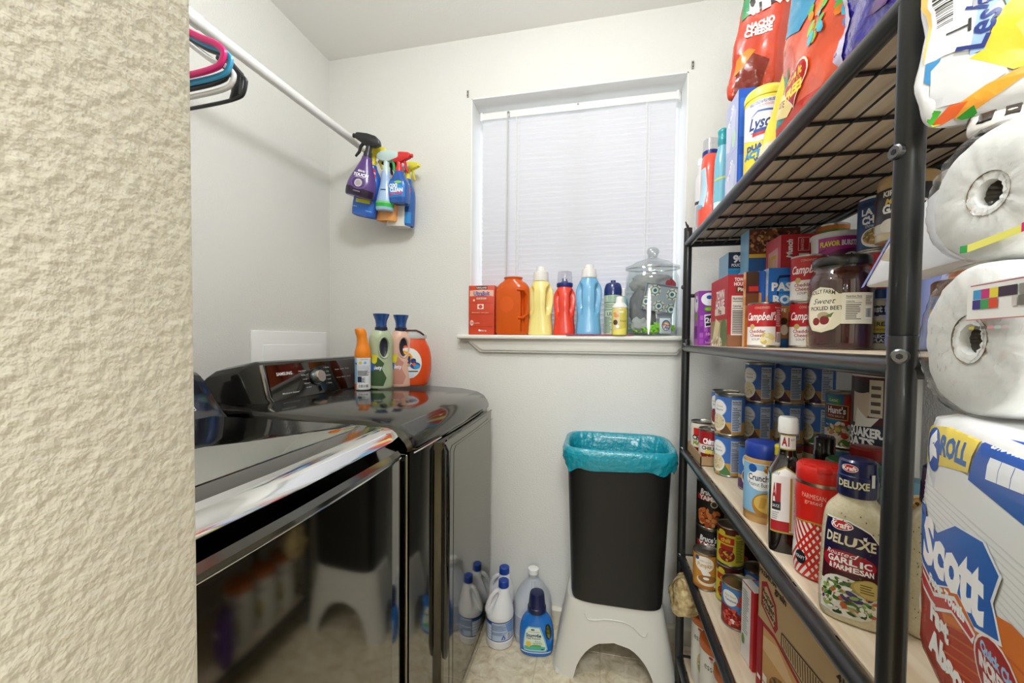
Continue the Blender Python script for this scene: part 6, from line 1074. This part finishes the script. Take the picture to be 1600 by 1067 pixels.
# local x runs along the visible face towards the camera, local -y... face normal is local -y
PK = M('pack_film', 'e8e8e6', .25, coat=.6, bump=(35, .25, .006))
PQ = Sol([(0, .108, .085, 16), (.006, .119, .097, 16), (.02, .1215, .101, 16), (PH*.5, .122, .102, 16), (PH-.02, .1215, .101, 16), (PH-.005, .119, .098, 16), (PH, .108, .088, 16)], lambda th, z: .0014*noise.noise(Vector((math.sin(th)*5, math.cos(th)*5, z*26)))+.0016*math.cos(th*2))
CX_, CY_ = .122, .101
b = PQ.mesh(nb(), 96)
for v in b.verts: v.co.x += CX_; v.co.y += CY_
obj('pack_wrap', b, PK, t, angle=70)
fw_ = PQ.wrap(None, 0, True)
def fm2(s, z):
    p, n = fw_(s-CX_, z); return p+Vector((CX_, CY_, 0)), n
Z = lambda z: z-zb_
it = [('r', .004, Z(.93)-.0, .2, Z(1.09), 'efefec')]
it += [('r', .004, Z(1.0)+.0042*k, .24, Z(1.0)+.0042*k+.0009, 'dcdcda') for k in range(16)]
it += [('p', [(.012, Z(1.108)), (.104, Z(1.121)), (.098, Z(1.092)), (.012, Z(1.078))], 'ecd25a'), ('p', [(.108, Z(1.120)), (.24, Z(1.133)), (.24, Z(1.080)), (.099, Z(1.088))], '1d55b0'), ('p', ell(.034, Z(1.093), .0150, .017), '1d55b0'), ('t', '6', .034, Z(1.093), .024, 'fff', {'b': .08}), ('t', 'ROLL', .071, Z(1.101), .0135, '2a62a8', {'b': .05, 'w': .046, 'rot': .06}), ('t', 'CHOOSE A SHEET', .145, Z(1.117), .005, 'fff', {'b': .03, 'rot': .05}), ('p', [(.122, Z(1.095)), (.163, Z(1.099)), (.163, Z(1.110)), (.122, Z(1.108))], 'f2f4f8'), ('r', .135, Z(1.096), .1356, Z(1.109), '1d55b0'), ('r', .149, Z(1.097), .1496, Z(1.109), '1d55b0')]
# red and orange lower band
it += [('p', [(.0, Z(.915)), (.0, Z(1.012)), (.05, Z(.998)), (.10, Z(1.010)), (.16, Z(1.030)), (.24, Z(1.034)), (.24, Z(.915))], 'b5361d'), ('p', [(.05, Z(.998)), (.10, Z(1.012)), (.16, Z(1.030)), (.24, Z(1.034)), (.24, Z(1.0)), (.12, Z(1.0)), (.07, Z(.975))], 'd9742a'), ('p', [(.0, Z(.915)), (.0, Z(.985)), (.07, Z(.965)), (.11, Z(.915))], 'a02a18')]
for k in range(6): it.append(('p', [(.07, Z(.985)-.007*k), (.13, Z(1.008)-.007*k), (.2, Z(1.018)-.007*k), (.2, Z(1.0165)-.007*k), (.13, Z(1.0065)-.007*k), (.07, Z(.9835)-.007*k)], 'c9602a'))
# blue emblem with a white brush lettering
em = [(.002, Z(1.046)), (.026, Z(1.046)), (.030, Z(1.036)), (.055, Z(1.035)), (.085, Z(1.052)), (.125, Z(1.058)), (.146, Z(1.048)), (.138, Z(1.030)), (.150, Z(1.014)), (.120, Z(1.004)), (.09, Z(1.012)), (.05, Z(.994)), (.002, Z(1.006))]
def grow(P, k): cx = sum(p[0] for p in P)/len(P); cz = sum(p[1] for p in P)/len(P); return [(cx+(x-cx)*k, cz+(z-cz)*k) for x, z in P]
it += [('p', [(.0, Z(1.002)), (.05, Z(.988)), (.09, Z(1.006)), (.122, Z(1.000)), (.118, Z(.992)), (.085, Z(.992)), (.05, Z(.974)), (.0, Z(.985))], 'f0eeee'), ('p', [(.0, Z(1.000)), (.05, Z(.985)), (.09, Z(1.003)), (.12, Z(.998)), (.116, Z(.994)), (.085, Z(.994)), (.05, Z(.977)), (.0, Z(.988))], 'c2242c'), ('p', grow(em, 1.05), 'eef0f4'), ('p', em, '1a62b8'),
       ('t', 'Scott', .078, Z(1.0245), .033, 'fff', {'b': .05, 'w': .106, 'rot': .06}), ('t', 'Paper Towels', .074, Z(.9985), .0075, 'fff', {'b': .05, 'sh': .2, 'rot': .10, 'w': .066}),
       ('t', 'Fast', .060, Z(.972), .014, 'f4f0ec', {'b': .06, 'w': .036, 'rot': .04}), ('t', 'Absorbing', .103, Z(.956), .015, 'f4f0ec', {'b': .06, 'w': .12, 'rot': .10}), ('e', .150, Z(.99), .030, .022, 'f0e4dc'), ('e', .150, Z(.99), .028, .0205, 'a3181c'), ('t', 'Quick Clean', .152, Z(1.001), .006, '9fc4ee', {'b': .05, 'w': .046, 'rot': .05}), ('t', 'INCREDIBLE', .152, Z(.992), .0075, 'f4ecec', {'b': .06, 'w': .05, 'rot': .05}), ('t', 'PRICE!', .150, Z(.981), .009, 'f4ecec', {'b': .07, 'w': .036, 'rot': .05})]
label(t, it, fm2, 'pack_print', rough=.22, ds=.010, diag=True, tall=1, eps=.0007)
# what carries the pack: a plain carton out of view below it
t = thing('packing_carton', 'plain brown carton standing on the floor under the paper towel pack', 'box', (ox, oy, 0), PA)
b = nb(); box(b, (.014, .014, 0), (.23, .19, zb_-.0005), .003, 2); obj('carton', b, KRAFT, t)
# toilet rolls in film, seen end on
def roll(lb, c, r, ln, prints, seed, al):
    ang = math.radians(al)
    t = thing('toilet_roll', lb, 'toilet roll', (c[0], c[1], c[2]-r), ang, 'toilet rolls wrapped in clear film')
    PAP = M('tissue_paper', 'ececea', .85, bump=(160, .25, .002))
    prof = [(.19, .006), (.20, .0), (.5, -.001), (.9, .0), (.97, .004), (1.0, .014), (1.0, ln-.014), (.97, ln-.004), (.9, ln), (.3, ln)]
    b = nb(); n = 56; rg = [[b.verts.new((r*f*math.cos(2*PI*k/n), y+.0016*noise.noise(Vector((f*5, k*.5, seed))), r+r*f*math.sin(2*PI*k/n))) for k in range(n)] for f, y in prof]
    for a, d in zip(rg, rg[1:]):
        for k in range(n): b.faces.new((a[k], a[(k+1) % n], d[(k+1) % n], d[k]))
    b.faces.new(rg[-1]); bmesh.ops.recalc_face_normals(b, faces=b.faces); obj('paper', b, PAP, t, angle=50)
    b = nb(); m_ = 28; R0 = .30
    A = [[b.verts.new((r*q*math.cos(2*PI*k/m_), y, r+r*q*math.sin(2*PI*k/m_))) for k in range(m_)] for q, y in ((R0+.02, -.0012), (R0, .001), (R0-.012, .012), (R0-.014, ln*.7))]
    for a, d in zip(A, A[1:]):
        for k in range(m_): b.faces.new((a[k], a[(k+1) % m_], d[(k+1) % m_], d[k]))
    b.faces.new(A[-1]); bmesh.ops.recalc_face_normals(b, faces=b.faces); obj('core', b, M('core_card', '7a6a58', .8), t, angle=50)
    b = nb(); FN = 40; FR = 26; V = []
    for i in range(FR+1):
        f = 1.015*i/FR; row = []
        for k in range(FN*2):
            a_ = 2*PI*k/(FN*2); y = -.003+(.010 if f > .99 else 0)+(.012*max(0, 1-(f/.30)**2))+.0022*noise.noise(Vector((f*3*math.cos(a_)*3, f*3*math.sin(a_)*8, seed)))
            row.append(b.verts.new((r*f*math.cos(a_), y, r+r*f*math.sin(a_))))
        V.append(row)
    for a, d in zip(V[1:], V[2:]):
        for k in range(FN*2): b.faces.new((a[k], a[(k+1) % (FN*2)], d[(k+1) % (FN*2)], d[k]))
    b.faces.new(V[1])
    bmesh.ops.delete(b, geom=[v for v in b.verts if not v.link_faces], context='VERTS'); bmesh.ops.recalc_face_normals(b, faces=b.faces); fl = obj('film', b, GLASS('wrap_film', 'f7f7f6', .16, .12), t, angle=90)
    if prints: label(t, prints, plane((.008 if seed == 3 else 0, -.0062, r+(.008 if seed == 3 else 0)), (1, 0, 0), (0, 0, 1)), 'film_print', ds=0, rough=.3)
    return t
cb = []
for k, c in enumerate(('2f9ad0', 'c2267a', 'e6d23a', '2a2340', '2a2340')): cb.append(('r', .006+.0075*k, .020, .0135+.0075*k, .0265, c))
for k, c in enumerate(('2a2a80', '2f9a5a', 'd8482c')): cb.append(('r', .006+.0075*k, .013, .0135+.0075*k, .0195, c))
cb = [('r', .0, .006, .06, .031, 'ecece8'), ('r', .003, .0295, .056, .0302, 'a84a5a'), ('r', .0, .0055, .056, .0062, 'c9707a')]+cb+[('r', .045, .02, .05, .0265, '8a8a86'), ('r', .040, .013, .044, .0195, 'c9c5bf'), ('r', .045, .013, .05, .0195, '6a6a66')]+[('r', .004+.006*k, -.001, .009+.006*k, .001, c) for k, c in enumerate(('c9c23a', '4a4a48', '5a5a58', 'd88a94', 'b9d0cc', 'c9b0b4'))]
roll('white toilet roll in clear film with colour test patches, directly on the paper towel pack', (.2685, .36, 1.1785), .057, .10, cb, 3, -98)
roll('white toilet roll in clear film stacked above the one with colour patches', (.276, .36, 1.2852), .0492, .10, [('p', [(-.012, -.041), (-.006, -.0415), (-.006, -.036), (-.012, -.0355)], '2f9a4a'), ('p', [(-.006, -.0415), (.03, -.036), (.03, -.031), (-.006, -.036)], 'e3dc6a'), ('p', [(.03, -.036), (.038, -.034), (.038, -.028), (.03, -.030)], 'cf2a6a')], 9, -86)
t, q = bag('grocery_bag', 'yellow and white printed plastic bag on top of the toilet rolls at the right edge', (.362, .372, 1.352), math.radians(-15), .22, .07, .17, 'e3e3e2', [], 51, .005, mat=M('bag_film_white', 'e0e0e0', .2, coat=.6, bump=(40, .3, .006)))
def gp(*P): return [(-.106+(x/2.54-34)/3500, (190-y/2.54)/1700) for x, y in P]
it = [('p', gp((30, 0), (110, 0), (85, 120), (75, 270), (40, 120)), 'efb765'), ('p', gp((80, 270), (135, 270), (100, 345), (78, 330)), '3f86b8'), ('p', gp((100, 300), (140, 275), (370, 310), (420, 380), (230, 430), (105, 425)), 'cfd0d2'),
      ('p', gp((95, 0), (330, 0), (255, 265), (76, 268)), 'eeeef2'), ('p', gp((400, 0), (620, 0), (620, 110), (480, 70), (370, 110)), 'f0cfa0'), ('p', gp((380, 150), (440, 95), (500, 85), (470, 130), (400, 190)), '7fb0a8'), ('p', gp((620, 40), (620, 375), (440, 378), (250, 305), (310, 290), (365, 195), (470, 130)), 'f2c63a'), ('p', gp((430, 250), (620, 180), (620, 240), (500, 330)), 'f6d968'),
      ('p', gp((320, 0), (410, 0), (362, 150), (312, 292), (250, 295), (282, 140)), '9dbbea'), ('p', gp((200, 440), (330, 400), (508, 372), (620, 350), (620, 372), (508, 400), (330, 455), (240, 470)), 'f0a236'), ('p', gp((130, 462), (180, 430), (265, 432), (235, 462), (150, 480)), 'e8642e'), ('p', gp((100, 420), (150, 440), (130, 470), (105, 468)), '4fb33a'), ('p', gp((104, 466), (165, 472), (200, 488), (108, 490)), 'd2e03a'), ('p', gp((240, 466), (300, 446), (335, 466), (300, 482)), '2f9a2f')]
x0_, z1_ = gp((98, 0))[0]; x1_, z0_ = gp((188, 168))[0]
it += barcode(x0_, z0_, x1_, z1_, 7, True)+[('t', 'T', gp((205, 200))[0][0], gp((205, 200))[0][1], .012, '333', {'rot': -1.57}), ('t', 'lel leso', gp((330, 70))[0][0], gp((330, 70))[0][1], .011, '2a3a7c', {'rot': 1.25, 'b': .03, 'sh': .2}), ('t', 'Les', gp((285, 225))[0][0], gp((285, 225))[0][1], .014, '2a3a7c', {'rot': 1.25, 'b': .02})]+[('r', x1_+.008+.004*k, z0_+.005, x1_+.010+.004*k, z1_, 'a9a9b4') for k in range(5)]
label(t, it, q.wrap(None, 0, True), 'print', ds=.009, diag=True, tall=1, eps=.0012, rough=.2, clip=(-.108, .002, .108, .168))
t, q = bag('zebra_pouch', 'black and white striped pouch squashed under the yellow bag', (.297, .368, 1.334), math.radians(-25), .05, .03, .015, 'dcd8d2', [], 61, .001)
label(t, [('p', [(-.034+.012*k, .0), (-.028+.012*k, .0), (-.022+.012*k, .019), (-.030+.012*k, .019)], '1c1818') for k in range(6)], q.wrap(None, 0, True), 'print', ds=.009, diag=True, tall=1, eps=.0012)
